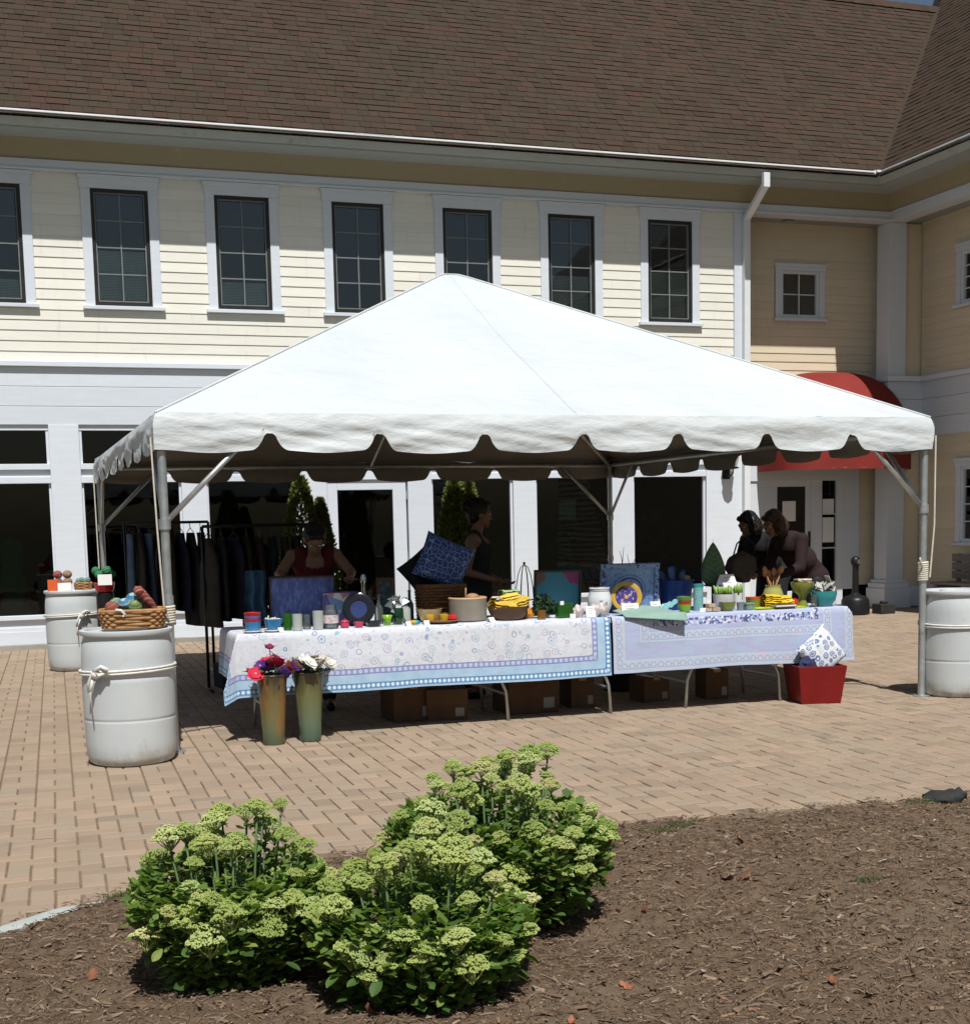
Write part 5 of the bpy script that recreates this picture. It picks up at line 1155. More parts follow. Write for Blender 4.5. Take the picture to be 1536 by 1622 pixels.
def cbox(x, y, w, d, h, rz, lab, lid=False, tape=True):
    q = thing('cardboard_box', lab, 'box', (x, y, 0), rz, 'boxes stored under the tables')
    MB().box(-w/2, w/2, -d/2, d/2, 0, h).build('carton', C_CARD, q, bevel=.004)
    if lid: MB().box(-w/2-.004, w/2+.004, -d/2-.004, d/2+.004, h*.5, h+.003).build('lid', C_CARD, q, bevel=.003)
    if tape: MB().box(-.03, .03, -d/2-.0015, d/2+.0015, h*.9, h+.0015).build('tape', pm('packing_tape', (.36,.25,.14), .05, 5, .3), q)
    MB().box(w*.2, w*.42, -d/2-.002, -d/2-.001, h*.12, h*.4).build('sticker', pm('box_sticker', (.3,.28,.25)), q); return q
cbox(2.77, 10.06, .33, .34, .28, .05, 'large plain carton under the table behind the lidded one')
cbox(3.05, 9.97, .31, .30, .235, -.2, 'lidded carton under the table between the two front legs', True)
cbox(3.74, 10.05, .42, .36, .30, .03, 'widest carton under the floral cloth, next to the bent leg')
cbox(4.22, 10.13, .2, .3, .245, -.05, 'narrow carton just left of the cloth seam leg')
cbox(4.88, 10.15, .24, .25, .20, .1, 'low carton with a pale label under the lavender cloth')
cbox(5.42, 10.07, .2, .24, .25, -.1, 'upright carton near the red planter under the lavender cloth')

# things on the barrels
bk = basket('yarn_basket', 'honey wicker basket of striped stuffed toys on the front barrel', (.66, 9.02, .872), .36, .24, .115, .14, C_WICK2, R(-4), 6, 30)
def knit(name, cols, sc=90):
    t = NT(name); co = t.coord('Generated'); w = t.math('FRACT', t.math('MULTIPLY', t.n('SeparateXYZ', t.mapv(co, (1,1,1), (.5,.3,0))).outputs[2], 3.5))
    return t.fin(t.ramp(w, [(i/len(cols), c) for i, c in enumerate(cols)], 'CONSTANT'), .95, t.noise(co, 40, 2), .6, .01, .1)
K1 = knit('green_blue_knit', [(.22,.30,.14), (.06,.22,.32), (.45,.42,.30), (.10,.25,.10)]); K2 = knit('red_brown_knit', [(.26,.05,.05), (.40,.20,.14), (.20,.06,.05), (.35,.12,.10)]); K3 = knit('blue_cream_knit', [(.06,.22,.40), (.50,.48,.40), (.08,.30,.38)]); K4 = knit('moss_knit', [(.14,.22,.07), (.30,.30,.15), (.10,.16,.05)])
TOY = [((.53, 8.95, 1.01), .045, K2, 'red-brown striped stuffed ball at the front left of the basket'), ((.565, 9.06, 1.03), .042, K1, 'green and blue striped stuffed ball at the left rim'), ((.61, 8.97, 1.03), .042, K3, 'blue and cream striped ball in the middle of the basket'), ((.67, 8.96, 1.01), .045, K4, 'moss green striped ball at the front of the basket'), ((.675, 9.06, 1.055), .048, K3, 'blue and cream striped ball at the back of the basket'), ((.74, 9.05, 1.015), .045, K1, 'green striped ball under the long red toy')]
for (p, r, m, lab) in TOY: solo('stuffed_ball', lab, 'toy', MB().ell((0, 0, 0), (r*1.1, r, r*.92), jit=.12), m, p, random.random()*3, group='striped stuffed toys')
o = solo('stuffed_snake', 'long dark red knitted toy limb leaning out of the basket', 'toy', MB().tube([(.80, 9.0, .985), (.77, 8.98, 1.03), (.73, 8.97, 1.08), (.70, 8.97, 1.115), (.675, 8.965, 1.12)], [.022, .027, .03, .032, .022], 12).ell((.70, 8.955, 1.11), (.034, .03, .03)), K2, (0, 0, 0))
mb = MB().tube([(.565, 8.89, .985), (.55, 8.875, 1.0), (.58, 8.87, .995), (.60, 8.875, .97), (.59, 8.88, .955)], .008, 6); solo('cloth_bow', 'white cloth tie on the basket rim', 'ribbon', mb, M_ROPE2, (0, 0, 0))
zb = .872
for x, y, lab in ((.36, 15.35, 'left one of two brown bobbles on the back barrel'), (.46, 15.36, 'right one of two brown bobbles on the back barrel')): solo('bobble_toy', lab, 'toy', MB().ell((0, 0, .09), (.05, .05, .045)).ell((0, 0, .17), (.05, .045, .045)), K2 if x < .4 else pm('brown_knit', (.28,.18,.12), .4, 20, .95), (x, y, zb))
def signbox(x, y, w, h, m, lab, n='sign_card', cat='card'): return solo(n, lab, cat, MB().obox((0, 0, h/2), (w, .02, h), (-.12, 0, 0)).obox((0, .04, h*.35), (w*.9, .02, h*.7), (.3, 0, 0)), m, (x, y, zb), R(-8), smooth=False)
signbox(.30, 15.27, .10, .12, pm('orange_tin', (.60,.10,.02)), 'bright orange card at the left rim of the back barrel')
signbox(.42, 15.2, .14, .085, M_PAPER, 'low white price card in front of the brown bobbles')
bk2 = basket('small_basket', 'small tan basket of teal knits on the back barrel', (.62, 15.36, zb), .16, .13, .075, .1, C_WICK2, 0, 5, 18, .007)
for k in range(4): MB().ell((-.05+.033*k, 0, .09+.01*(k % 2)), (.03, .035, .035)).build('knit_ball', knit('teal_knit', [(.05,.2,.22), (.3,.35,.3)]), bk2, smooth=True)
gbx = thing('green_toys_tub', 'red tub of green knitted toys with a white card, behind the front basket', 'toys', (.80, 14.6, 0)); MB().lathe([(0, .0), (.09, .0), (.09, .86), (.03, .87)], 16).build('stand', M_BLACK, gbx); MB().lathe(bowl_prof(.08, .11, .1), 20).build('tub', C_RED, gbx, smooth=True, loc=(0, 0, .87))
for k in range(6): MB().ell((.08*math.cos(k), .06*math.sin(k), 1.05+.04*(k % 2)), .045, nu=12, nv=8).build('knit_ball', knit('green_knit', [(.02,.16,.07), (.08,.26,.12)]), gbx, smooth=True)
MB().obox((0, -.12, 1.0), (.14, .006, .11), (-.1, 0, 0)).build('card', M_PAPER, gbx)

# ------------------------------------------------------------------ clothes racks
random.seed(21)
def rack(x0, x1, y, h, label):
    q = thing('clothes_rack', label, 'clothes rack', ((x0+x1)/2, y, 0), 0, 'clothes racks'); L = (x1-x0)/2
    MB().tube([(-L, 0, h), (L, 0, h)], .014, 8).build('rail', M_BLACK, q, smooth=True)
    for sx in (-1, 1):
        MB().tube([(sx*L, 0, .06), (sx*L, 0, h)], .014, 8).build('upright', M_BLACK, q, smooth=True); MB().tube([(sx*L, -.26, .05), (sx*L, .26, .05)], .014, 8).build('foot', M_BLACK, q, smooth=True)
def garment(x, y, h, L, wd, mat, label, group, trousers=False):
    g = thing('hanging_garment', label, 'garment', (x, y, h), random.uniform(-.25, .25), group)
    def sec(v):                               # half depth along y at distance v below the rail
        if trousers: return wd*(.55 + .1*v)
        return wd*(.25 + 2.4*v) if v < .3 else wd*(.97 + .12*(v-.3))
    MB().grid(lambda u, v: (lambda a, s: (.035*(1+.5*v)*math.sin(a)*(1+.5*nz(a*2+x*9, v*3, y)) + .02*nz(v*3, x*7), s*math.cos(a)*(1+.07*nz(v*5, a, x*5)), -.10 - L*v))(u*2*math.pi, sec(v)), 20, 16).build('cloth', mat, g, smooth=True)
    MB().tube([(0, 0, .012), (0, .02, .0), (0, 0, -.05), (0, -wd*.5, -.11), (0, wd*.5, -.11), (0, 0, -.05)], .004, 5).build('hanger', M_BLACK, g)
ORD = ['first', 'second', 'third', 'fourth', 'fifth', 'sixth', 'seventh', 'eighth', 'ninth']
GAR = [pm('garment_%d' % i, c, .25, 7, .9, .15, 80, .1) for i, c in enumerate(((.03,.03,.035), (.045,.04,.035), (.02,.035,.04), (.05,.03,.03), (.035,.035,.025), (.025,.025,.05)))]
JEAN = pm('blue_denim', (.10, .15, .24), .2, 9, .9, .2, 200, .1)
rack(.98, 1.80, 13.9, 1.57, 'clothes rack nearest the left back tent leg')
rack(1.55, 2.55, 12.4, 1.52, 'clothes rack standing closer to the table')
for k in range(8):
    if k in (0, 2): garment(1.02+k*.1, 13.9, 1.565, .95, .17, JEAN, ['outer pair of blue jeans at left end of the rack', '', 'inner pair of blue jeans near left end of the rack'][k], 'jeans on the back rack', True)
    else: garment(1.02+k*.1, 13.9, 1.565, random.uniform(.7, 1.0), .24, GAR[k % 6], ORD[[0, 0, 0, 1, 2, 3, 4, 5][k]] + ' dark garment from the left on the rack by the back tent leg', 'dark garments on the back rack')
for k in range(9): garment(1.6+k*.115, 12.4, 1.515, random.uniform(.7, 1.1), .25, GAR[(k*5+1) % 6], ORD[k] + ' dark garment from the left on the rack closer to the table', 'dark garments on the front rack')
solo('floor_crate', 'dark low crate on the paving under the clothes racks', 'crate', MB().box(-.3, .3, -.2, .2, 0, .22).box(-.28, .28, -.21, .21, .18, .20), GAR[0], (2.0, 12.9, 0), .1, smooth=False)

# ------------------------------------------------------------------ people
def hand(mb, w, d, side, curl=.5, up=Vector((0, 0, 1))):
    d = d.normalized(); s = d.cross(up).normalized()*side; n = s.cross(d).normalized()*-side
    pc = w + d*.045; mb.cap(w, w + d*.03, .024, .026, 10); mb.ell(pc, (.03, .03, .036)); mb.cap(w+d*.02+s*.012, w+d*.075+s*.02, .018, .016, 10); mb.cap(w+d*.02-s*.012, w+d*.075-s*.02, .018, .016, 10)
    for k, (o, L) in enumerate(((.032, .068), (.011, .078), (-.011, .072), (-.031, .056))):
        a = w + d*.078 + s*o; q = (d*math.cos(curl*.6) - n*math.sin(curl*.6)); b = a + q*L*.5; q2 = (d*math.cos(curl*1.5) - n*math.sin(curl*1.5)); c = b + q2*L*.5
        mb.cap(a, b, .0092, .0088, 8); mb.cap(b, c, .0088, .0075, 8)
    a = w + d*.025 + s*.03; b = a + (d*.6 + s*.75).normalized()*.04; c = b + (d*.95 + s*.1 - n*.3).normalized()*.032; mb.cap(a, b, .0125, .011, 8); mb.cap(b, c, .011, .0085, 8)
V = Vector
def person(label, loc, rz, J, skin, top, pants, hair, hairstyle, sleeves=False, headrot=(0, 0, 0), shoe=None):
    p = thing('person', label, 'person', loc, rz); J = {k: V(v) for k, v in J.items()}
    b = MB(); hip, ch, nk, hd = J['hip'], J['chest'], J['neck'], J['head']
    axis = (ch-hip)
    b.cap(hip, hip.lerp(ch, .5), .135, .115, 16); b.cap(hip.lerp(ch, .45), ch, .118, .13, 16); b.ell(hip + V((0, .02, -.02)), (.165, .125, .13)); b.ell(ch, (.165, .11, .13))
    b.cap(J['sL'].lerp(ch, .25), J['sL'], .07, .055); b.cap(J['sR'].lerp(ch, .25), J['sR'], .07, .055)
    b.cap(ch.lerp(nk, .5), nk, .065, .05); b.cap(nk, hd - V((0, 0, .05)), .05, .048)
    HR = Euler(headrot).to_matrix(); H = lambda x, y, z: hd + HR @ V((x, y, z))
    b.ell(H(0, .01, .015), (.074, .094, .098), headrot); b.ell(H(0, -.025, -.05), (.056, .062, .062), headrot); b.cap(H(0, -.082, -.005), H(0, -.100, -.03), .010, .013, 8); b.cap(H(-.018, -.078, -.066), H(.018, -.078, -.066), .010, .010, 8); b.ell(H(0, -.068, -.095), (.022, .02, .018)); b.cap(H(-.04, -.078, .024), H(.04, -.078, .024), .012, .012, 8)
    for s in (-1, 1): b.ell(H(s*.076, .012, -.01), (.012, .022, .03), headrot)
    for s, k in ((-1, 'L'), (1, 'R')):
        b.cap(J['s'+k], J['e'+k], .050, .038); b.cap(J['e'+k], J['w'+k], .038, .025); hand(b, J['w'+k], (J['w'+k]-J['e'+k]), -s, .7)
        b.cap(J['h'+k], J['k'+k], .085, .058, 14); b.cap(J['k'+k], J['a'+k], .058, .038, 14); b.cap(J['a'+k] - V((0, 0, .02)), J['a'+k] + V((0, -.13, -.045)), .038, .03)
    remesh(b.build('body', skin, p, smooth=True), .0085, 2)
    c = MB(); c.cap(hip, hip.lerp(ch, .5), .148, .13, 18); c.cap(hip.lerp(ch, .45), ch - (nk-ch)*.1, .132, .138, 18); c.ell(ch - (nk-ch)*.15, (.176, .122, .13))
    for s, k in ((-1, 'L'), (1, 'R')):
        if sleeves: c.cap(J['s'+k].lerp(ch, .3), J['s'+k], .085, .07); c.cap(J['s'+k], J['e'+k], .066, .055); c.cap(J['e'+k], J['e'+k].lerp(J['w'+k], .88), .055, .042)
        else: c.cap(ch + V((s*.10, -.03, .0)), J['s'+k].lerp(nk, .4), .075, .058)
    if sleeves: c.cap(ch, nk - (nk-ch)*.15, .125, .075); c.ell(ch, (.19, .14, .15)); c.ell(hip.lerp(ch, .5), (.165, .15, .15))
    c.ell(hip + V((0, .01, -.03)), (.19, .165, .14)); remesh(c.build('top', top, p, smooth=True), .011, 3)
    c = MB(); c.ell(hip + V((0, .02, -.05)), (.178, .142, .12))
    for k in 'LR': c.cap(J['h'+k], J['k'+k], .098, .072, 14); c.cap(J['k'+k], J['a'+k] + V((0, 0, .02)), .072, .06, 14)
    remesh(c.build('trousers', pants, p, smooth=True), .012, 3)
    c = MB(); c.ell(H(0, .028, .035), (.092, .102, .104), headrot)
    if hairstyle == 'bob':
        c.ell(H(-.06, .03, -.04), (.062, .085, .10), headrot, jit=.3); c.ell(H(.07, .03, -.04), (.062, .085, .10), headrot, jit=.3); c.ell(H(0, .085, -.04), (.10, .07, .10), headrot, jit=.3); c.ell(H(0, -.045, .085), (.07, .05, .03), headrot)
    if hairstyle == 'bun': c.ell(H(0, .12, .05), (.045, .045, .045)); c.ell(H(0, .06, -.03), (.07, .05, .06), headrot); c.ell(H(0, -.04, .085), (.068, .045, .028), headrot)
    if hairstyle == 'short': c.ell(H(0, .05, -.01), (.082, .07, .09), headrot, jit=.2); c.ell(H(0, -.05, .085), (.07, .045, .03), headrot)
    ho = remesh(c.build('hair', hair, p, smooth=True), .009, 1)
    tx = bpy.data.textures.new('hair_strands', 'CLOUDS'); tx.noise_scale = .03; dm_ = ho.modifiers.new('strands', 'DISPLACE'); dm_.texture = tx; dm_.strength = .018; dm_.mid_level = .5
    for s in (-1, 1):
        e = MB().ell(H(s*.031, -.079, .0), (.013, .009, .010), headrot, 12, 8).build('eye', pm('eye_white', (.55,.53,.5), rough=.2), p, smooth=True); MB().ell(H(s*.031, -.0862, .0), (.0058, .004, .0058), headrot, 10, 6).build('iris', pm('eye_iris', (.02,.012,.008), rough=.1), e, smooth=True)
    MB().cap(H(-.02, -.087, -.067), H(.02, -.087, -.067), .0045, .0045, 8).build('lips', pm('lips', (.30,.10,.09)), p, smooth=True)
    for k in 'LR': MB().cap(J['a'+k] + V((0, .03, -.045)), J['a'+k] + V((0, -.14, -.055)), .042, .036).build('shoe', shoe or M_BLACK, p, smooth=True)
    return p
def sk(name, c): return pm(name, c, .06, 12, .5, .04, 120, .35, Subsurface_Weight=.1, Subsurface_Radius=(.02,.01,.006))
SK1 = sk('skin_tan', (.24,.13,.085)); SK2 = sk('skin_light_brown', (.22,.12,.08)); HB = pm('dark_hair', (.012,.009,.007), .4, 30, .45, .5, 160, .3, stretch=(1,1,.2)); HBR = pm('brown_hair', (.045,.025,.012), .4, 30, .45, .5, 160, .3, stretch=(1,1,.2))
legs_ = dict(hL=(-.09, .12, .86), hR=(.09, .12, .86), kL=(-.10, .10, .48), kR=(.10, .10, .48), aL=(-.10, .14, .09), aR=(.10, .14, .09))
person('seller in red tank top leaning over the blue framed panel', (2.22, 10.78, 0), R(-8), dict(hip=(0, .14, .93), chest=(0, -.07, 1.20), neck=(0, -.17, 1.32), head=(0, -.23, 1.395), sL=(-.17, -.09, 1.27), sR=(.17, -.09, 1.27), eL=(-.285, -.19, 1.13), eR=(.285, -.19, 1.13), wL=(-.25, -.40, 1.09), wR=(.25, -.40, 1.09), **legs_), SK1, pm('red_jersey', (.08,.009,.010), .15, 12, .85), pm('dark_trousers', (.02,.02,.025)), HB, 'short', headrot=(R(38), 0, 0))
person('seller in dark sleeveless top in profile behind the blue pillow', (3.68, 11.0, 0), R(62), dict(hip=(0, .02, .95), chest=(0, .0, 1.27), neck=(0, .0, 1.43), head=(0, -.035, 1.575), sL=(-.17, .0, 1.36), sR=(.17, .0, 1.36), eL=(-.21, .06, 1.09), eR=(.22, .04, 1.09), wL=(-.15, -.17, 1.02), wR=(.16, -.17, 1.0), **legs_), SK2, pm('charcoal_jersey', (.018,.022,.024), .15, 12, .85), pm('dark_trousers', (.02,.02,.025)), HB, 'bun', headrot=(R(6), 0, R(22)))
bend = dict(hip=(0, .22, .92), chest=(0, -.05, 1.21), neck=(0, -.20, 1.34), head=(0, -.29, 1.43), sL=(-.17, -.07, 1.27), sR=(.17, -.07, 1.27), eL=(-.22, -.14, 1.00), eR=(.22, -.14, 1.00), wL=(-.16, -.36, .93), wR=(.16, -.36, .93), hL=(-.09, .2, .86), hR=(.09, .2, .86), kL=(-.10, .13, .48), kR=(.10, .16, .48), aL=(-.10, .16, .09), aR=(.10, .22, .09))
person('shopper in maroon jacket with brown bob bending over the goods', (7.25, 11.75, 0), R(-78), bend, SK1, pm('maroon_jacket', (.026,.013,.014), .2, 8, .9, .2, 60), pm('dark_trousers', (.02,.02,.025)), HBR, 'bob', True, (R(24), 0, 0))
b2 = {k: (v[0], v[1]*.8, v[2]-.005) for k, v in bend.items()}
person('second shopper with dark bob, mostly hidden behind the first', (7.24, 12.35, 0), R(-70), b2, SK2, pm('black_jacket', (.016,.015,.016), .2, 8, .9), pm('dark_trousers', (.02,.02,.025)), HB, 'bob', True, (R(22), 0, R(-10)))
hbg = thing('handbag', 'grey-brown handbag hanging in front of the shoppers', 'handbag', (6.72, 11.85, .86)); MB().ell((0, 0, .15), (.17, .07, .15), nu=22, nv=14, jit=.25).build('bag', pm('taupe_leather', (.075,.062,.05), .2, 10, .6, .3), hbg, smooth=True)
MB().tube([(-.10, 0, .26), (-.06, 0, .38), (.04, 0, .46), (.14, 0, .36), (.13, 0, .24)], .008, 7).build('strap', M_BLACK, hbg, smooth=True)

# ------------------------------------------------------------------ potted conifers
def conifer(loc, label, cones, seed, ztot):
    random.seed(seed); c = thing('potted_conifer', label, 'tree', loc, 0, 'potted conifers by the shop'); mb = MB(); r0 = []
    for (dx, dy, zb_, zt_, rad) in cones:
        for k in range(5600):
            v = random.random()**.8; a = random.random()*6.283; rr = rad*(1-v)**.58*(.55 + .45*random.random()**.4)*(1 + .30*nz(math.cos(a)*2.2+seed, math.sin(a)*2.2, v*7)); rr *= min(1, (v+.06)*6)
            p = Vector((dx + rr*math.cos(a), dy + rr*math.sin(a), zb_ + (zt_-zb_)*v)); d = Vector((math.cos(a)*.7, math.sin(a)*.7, .8 + random.gauss(0, .3))).normalized()*random.uniform(.035, .07); s = d.cross(Vector((random.gauss(0, 1), random.gauss(0, 1), random.gauss(0, 1)))).normalized()*random.uniform(.010, .018)
            mb.add([p, p + d*.5 + s, p + d, p + d*.5 - s], [(0, 1, 2, 3)], 0)
    t = MATS.get('conifer_needles')
    mb.build('crown', M_CON, c, attr=True)
    for (dx, dy, zb_, zt_, rad) in cones: MB().tube([(dx*.5, dy*.5, .4), (dx, dy, zb_+.1), (dx, dy, zt_-.15)], [.03, .022, .006], 8).build('trunk', C_DWOOD, c, smooth=True)
    MB().lathe([(0, 0), (.17, 0), (.22, .38), (.235, .39), (.235, .43), (.21, .43), (.2, .38), (0, .37)], 28).build('pot', pm('stone_pot', (.16,.14,.12), .2, 6, .8, .2), c, smooth=True, auto=40); return c
t = NT('conifer_needles'); r_ = t.n('Attribute', attribute_name='rnd').outputs['Fac']; M_CON = t.fin(t.ramp(r_, [(0, (.07,.10,.016)), (.5, (.13,.17,.028)), (1, (.20,.22,.05))]), .7)
conifer((3.13, 15.65, 0), 'double-topped potted conifer left of the white shop door', [(-.03, 0, .45, 2.06, .33), (.20, .03, .45, 1.80, .23)], 3, 2.08)
conifer((5.01, 15.65, 0), 'potted conifer behind the standing seller, right of the shop door', [(-.05, 0, .45, 2.02, .32), (.14, .04, .45, 2.03, .25)], 8, 2.04)

# inside the shop: shelves with pale goods
for k, (x, lab) in enumerate(((6.1, 'dim shelf unit behind the shop window beside the door'), (7.7, 'dim shelf unit behind the middle shop window'), (9.3, 'dim shelf unit behind the right shop window'), (1.4, 'dim shelf unit behind the left shop window'))):
    q = thing('shop_shelf', lab, 'shelf', (x, D+1.3, .04)); random.seed(k)
    for s in (-1, 1): MB().box(s*.5-.02, s*.5+.02, -.17, .17, 0, 1.5).build('side', C_DWOOD, q)
    for j in range(4):
        MB().box(-.48, .48, -.17, .17, .1+j*.42, .125+j*.42).build('shelf', C_DWOOD, q)
        for g in range(4): w = random.uniform(.05, .09); xx = -.38+g*.24; MB().box(xx-w, xx+w, -.1, .1, .127+j*.42, .127+j*.42+random.uniform(.08, .22)).build('goods', pm('shop_goods_%d' % (g % 3), ((.30,.30,.28), (.16,.20,.20), (.24,.18,.12))[g % 3], .3, 6), q, bevel=.01)
df = thing('reflection_figure', 'added figure in green shirt and pale skirt imitating a reflection in the leftmost shop window', 'garment', (-.12, D+.45, .04))  # added figure standing in for a passer-by mirrored in the glass
MB().lathe([(0, .55), (.10, .56), (.19, .70), (.17, .85), (.13, .98), (.15, 1.12), (.17, 1.25), (.12, 1.36), (.05, 1.40), (0, 1.42)], 24, sq=.65).build('reflection_shirt', pm('reflection_green', (.04,.36,.10), .15, 8, .9), df, smooth=True)
MB().lathe([(.03, .0), (.22, .03), (.20, .35), (.17, .60), (.0, .62)], 24, sq=.7, jit=.2).build('skirt', pm('reflection_pale', (.42,.50,.48), .15, 8, .9), df, smooth=True)
MB().lathe([(.14, 0), (.14, .02), (.02, .03), (.02, .5)], 14).build('stand', M_BLACK, df)
solo('window_notice', 'pale paper notice taped inside the middle shop window', 'notice', MB().box(-.13, .13, -.002, .002, 0, .27), M_PAPER, (7.62, D+.075, 1.53), smooth=False)

# ------------------------------------------------------------------ planting bed
random.seed(11)
t = NT('mulch'); co = t.n('NewGeometry').outputs['Position']
n1 = t.math('ADD', t.math('MULTIPLY', t.noise(co, 22, 9, .78), .65), t.math('MULTIPLY', t.noise(co, 150, 5, .8), .35)); n2 = t.noise(co, 2.2, 6, .7); n3 = t.noise(co, 1.1, 5, .65)
col = t.ramp(n1, [(.28, (.085,.058,.041)), (.48, (.160,.108,.070)), (.62, (.22,.158,.108)), (.78, (.295,.225,.16))])
col = t.mix(t.math('MULTIPLY', t.sstep(n2, .5, .75), .45), col, (.19,.115,.075))
col = t.mix(t.math('MULTIPLY', t.sstep(n3, .48, .66), .35), col, (.225,.185,.125))
M_MUL = t.fin(col, .95, n1, .8, .03, .1)
def mz(x, y):
    d = edge_y(x) - y
    h = .012 + .028*min(1, max(0, d)*2.0) + .045*nz(x*1.9, y*1.9) + .026*nz(x*5, y*5, 2) + .011*nz(x*15, y*15, 4) + .006*nz(x*45, y*45, 7)
    if d < .12: h = h*max(0, d/.12) - .012*(1-max(0, d/.12))
    return h
XS = np.arange(-3.2, 7.8, .035); nY = 170
vs = []
for x in XS:
    e = edge_y(x) + .05 + .045*nz(x*3.1, 4.2) + .03*nz(x*9, 1.2)
    for j in range(nY): y = e - (e-.3)*(j/(nY-1))**1.25; vs.append((float(x), float(y), mz(float(x), float(y))))
n = nY; fs = [(i*n+j, i*n+j+1, (i+1)*n+j+1, (i+1)*n+j) for i in range(len(XS)-1) for j in range(n-1)]
o = MB().add(vs, fs).build('planting_bed', M_MUL, None, smooth=True); tag(o, None, None, kind='structure')
t = NT('mulch_chip'); r_ = t.n('Attribute', attribute_name='rnd').outputs['Fac']
M_CHIP = t.fin(t.ramp(r_, [(0, (.06,.042,.030)), (.25, (.12,.078,.050)), (.55, (.17,.115,.074)), (.8, (.23,.165,.112)), (.94, (.31,.24,.172)), (.98, (.24,.125,.07)), (1, (.42,.39,.33))]), .92, None, spec=.1)
mb = MB(); cnt = 0
while cnt < 76000:
    y = random.uniform(2.2, 6.05); x = random.uniform(-1.2, .9*y + 1.2)
    if y > edge_y(x) + .02 + .16*random.random()**4: continue
    kk = random.random(); L, w = (random.uniform(.002, .006), random.uniform(.001, .003)) if kk < .58 else (random.uniform(.010, .034), random.uniform(.0006, .0014)) if kk < .90 else (random.uniform(.008, .024), random.uniform(.002, .007)); a = random.random()*6.283; tl_ = random.gauss(0, .22)
    d = Vector((math.cos(a), math.sin(a), tl_))*L; s = Vector((-math.sin(a), math.cos(a), random.gauss(0, .5)))*w; c = Vector((x, y, (mz(x, y) if y < edge_y(x) else -.001) + .003 + abs(random.gauss(0, .004)))); up = Vector((0, 0, .004))
    mb.add([c-d-s, c+d-s*.6, c+d+s*.6, c-d+s, c+up], [(0, 1, 4), (1, 2, 4), (2, 3, 4), (3, 0, 4)], 0, random.random()); cnt += 1
o = mb.build('wood_chips', M_CHIP, None, attr=True); tag(o, 'shredded brown bark chips covering the planting bed', 'mulch', kind='stuff')
# edging
pts = [(x, edge_y(x)) for x in np.arange(-2.4, .34, .06)]
mb = MB(); W_ = .085
for (x, y), (x2, y2) in zip(pts, pts[1:]):
    d = Vector((x2-x, y2-y, 0)).normalized(); nn = Vector((d.y, -d.x, 0))
    q = lambda p, o_, z_: (p[0]+nn.x*o_, p[1]+nn.y*o_, z_)
    h1 = .022 - .05*max(0, (x-.05)/.3); h2 = .022 - .05*max(0, (x2-.05)/.3)
    mb.add([q((x, y), .0, h1), q((x2, y2), .0, h2), q((x2, y2), W_, h2), q((x, y), W_, h1), q((x, y), 0, -.05), q((x2, y2), 0, -.05), q((x, y), W_, -.05), q((x2, y2), W_, -.05)], [(0, 3, 2, 1), (0, 1, 5, 4), (3, 6, 7, 2)])
o = mb.build('bed_edging', pm('pale_concrete_edging', (.40,.43,.40), .12, 8, .85, .3), None); tag(o, None, None, kind='structure')
# fallen leaves
LM = [MB().grid(lambda u, v, s=s: ((u-.5)*.05*math.sin(min(1, v*1.05+.08)*math.pi)**.7*(1+.35*math.sin(v*19)), (v-.5)*.075, .012*math.sin(u*3.1+s)+.014*math.cos(v*4+s)), 5, 8).mesh('leaf', pm('dead_leaf', (.20,.075,.035), .4, 20, .7, .1, rnd=.45), True) for s in (0, 1.5)]
for k, (x, y) in enumerate([(1.95, 5.05), (2.02, 4.48), (2.10, 4.42), (2.62, 4.75), (2.68, 4.70), (2.86, 4.42), (2.2, 5.0), (3.35, 4.0), (1.72, 3.75), (1.45, 3.55), (.14, 4.5), (.9, 3.75), (2.3, 3.5), (2.25, 5.55), (3.0, 5.3)]):
    o = put('fallen_leaf', LM[k % 2], None, (x, y, mz(x, y)+.014), (random.gauss(0, .25), random.gauss(0, .25), random.random()*6), random.uniform(.35, .7)); tag(o, 'small rust-brown dead leaf lying on the bark mulch', 'leaf', 'dead leaves on the mulch')
# grass tufts at the edge
def tuft(x, y, rx, ry, n, label):
    mb = MB()
    for k in range(n):
        a = random.random()*6.28; r = random.random()**.6; px, py = x + rx*r*math.cos(a), y + ry*r*math.sin(a); h = random.uniform(.012, .04); d = Vector((random.gauss(0, .5), random.gauss(0, .5), 1)).normalized()*h; s = Vector((random.gauss(0, 1), random.gauss(0, 1), 0)).normalized()*.0022; p = Vector((px, py, mz(px, py)-.002 if py < edge_y(px) else -.004)); mb.add([p-s, p+s, p+d], [(0, 1, 2)], 0)
    o = mb.build('grass_tuft', M_GRASS, None, attr=True); tag(o, label, 'grass', kind='stuff')
t = NT('grass_blade'); r_ = t.n('Attribute', attribute_name='rnd').outputs['Fac']; M_GRASS = t.fin(t.ramp(r_, [(0, (.03,.06,.012)), (.6, (.06,.12,.02)), (1, (.12,.14,.05))]), .7)
tuft(2.86, 5.74, .17, .06, 420, 'green grass patch at the paving edge right of the bushes'); tuft(.36, 5.64, .13, .05, 500, 'green grass and moss at the paving edge left of the bushes'); tuft(2.13, 4.97, .07, .07, 160, 'sparse grass by the right bush'); tuft(3.16, 4.55, .07, .03, 120, 'thin green weed in the middle of the mulch'); tuft(4.35, 5.75, .15, .06, 260, 'grass around the dark rock at the bed edge')
rk = thing('rock', 'dark rough rock at the bed edge near the right picture border', 'rock', (4.47, 5.80, 0)); MB().ell((0, 0, .02), (.13, .075, .04), (0, 0, .2), 22, 14, jit=.45).build('stone', pm('dark_stone', (.03,.03,.03), .4, 8, .9, .5, 20), rk, smooth=True)
MB().ell((.12, .05, .02), (.05, .05, .03), nu=16, nv=10, jit=.5).build('stone_lump', pm('dark_stone', (.03,.03,.03)), rk, smooth=True)

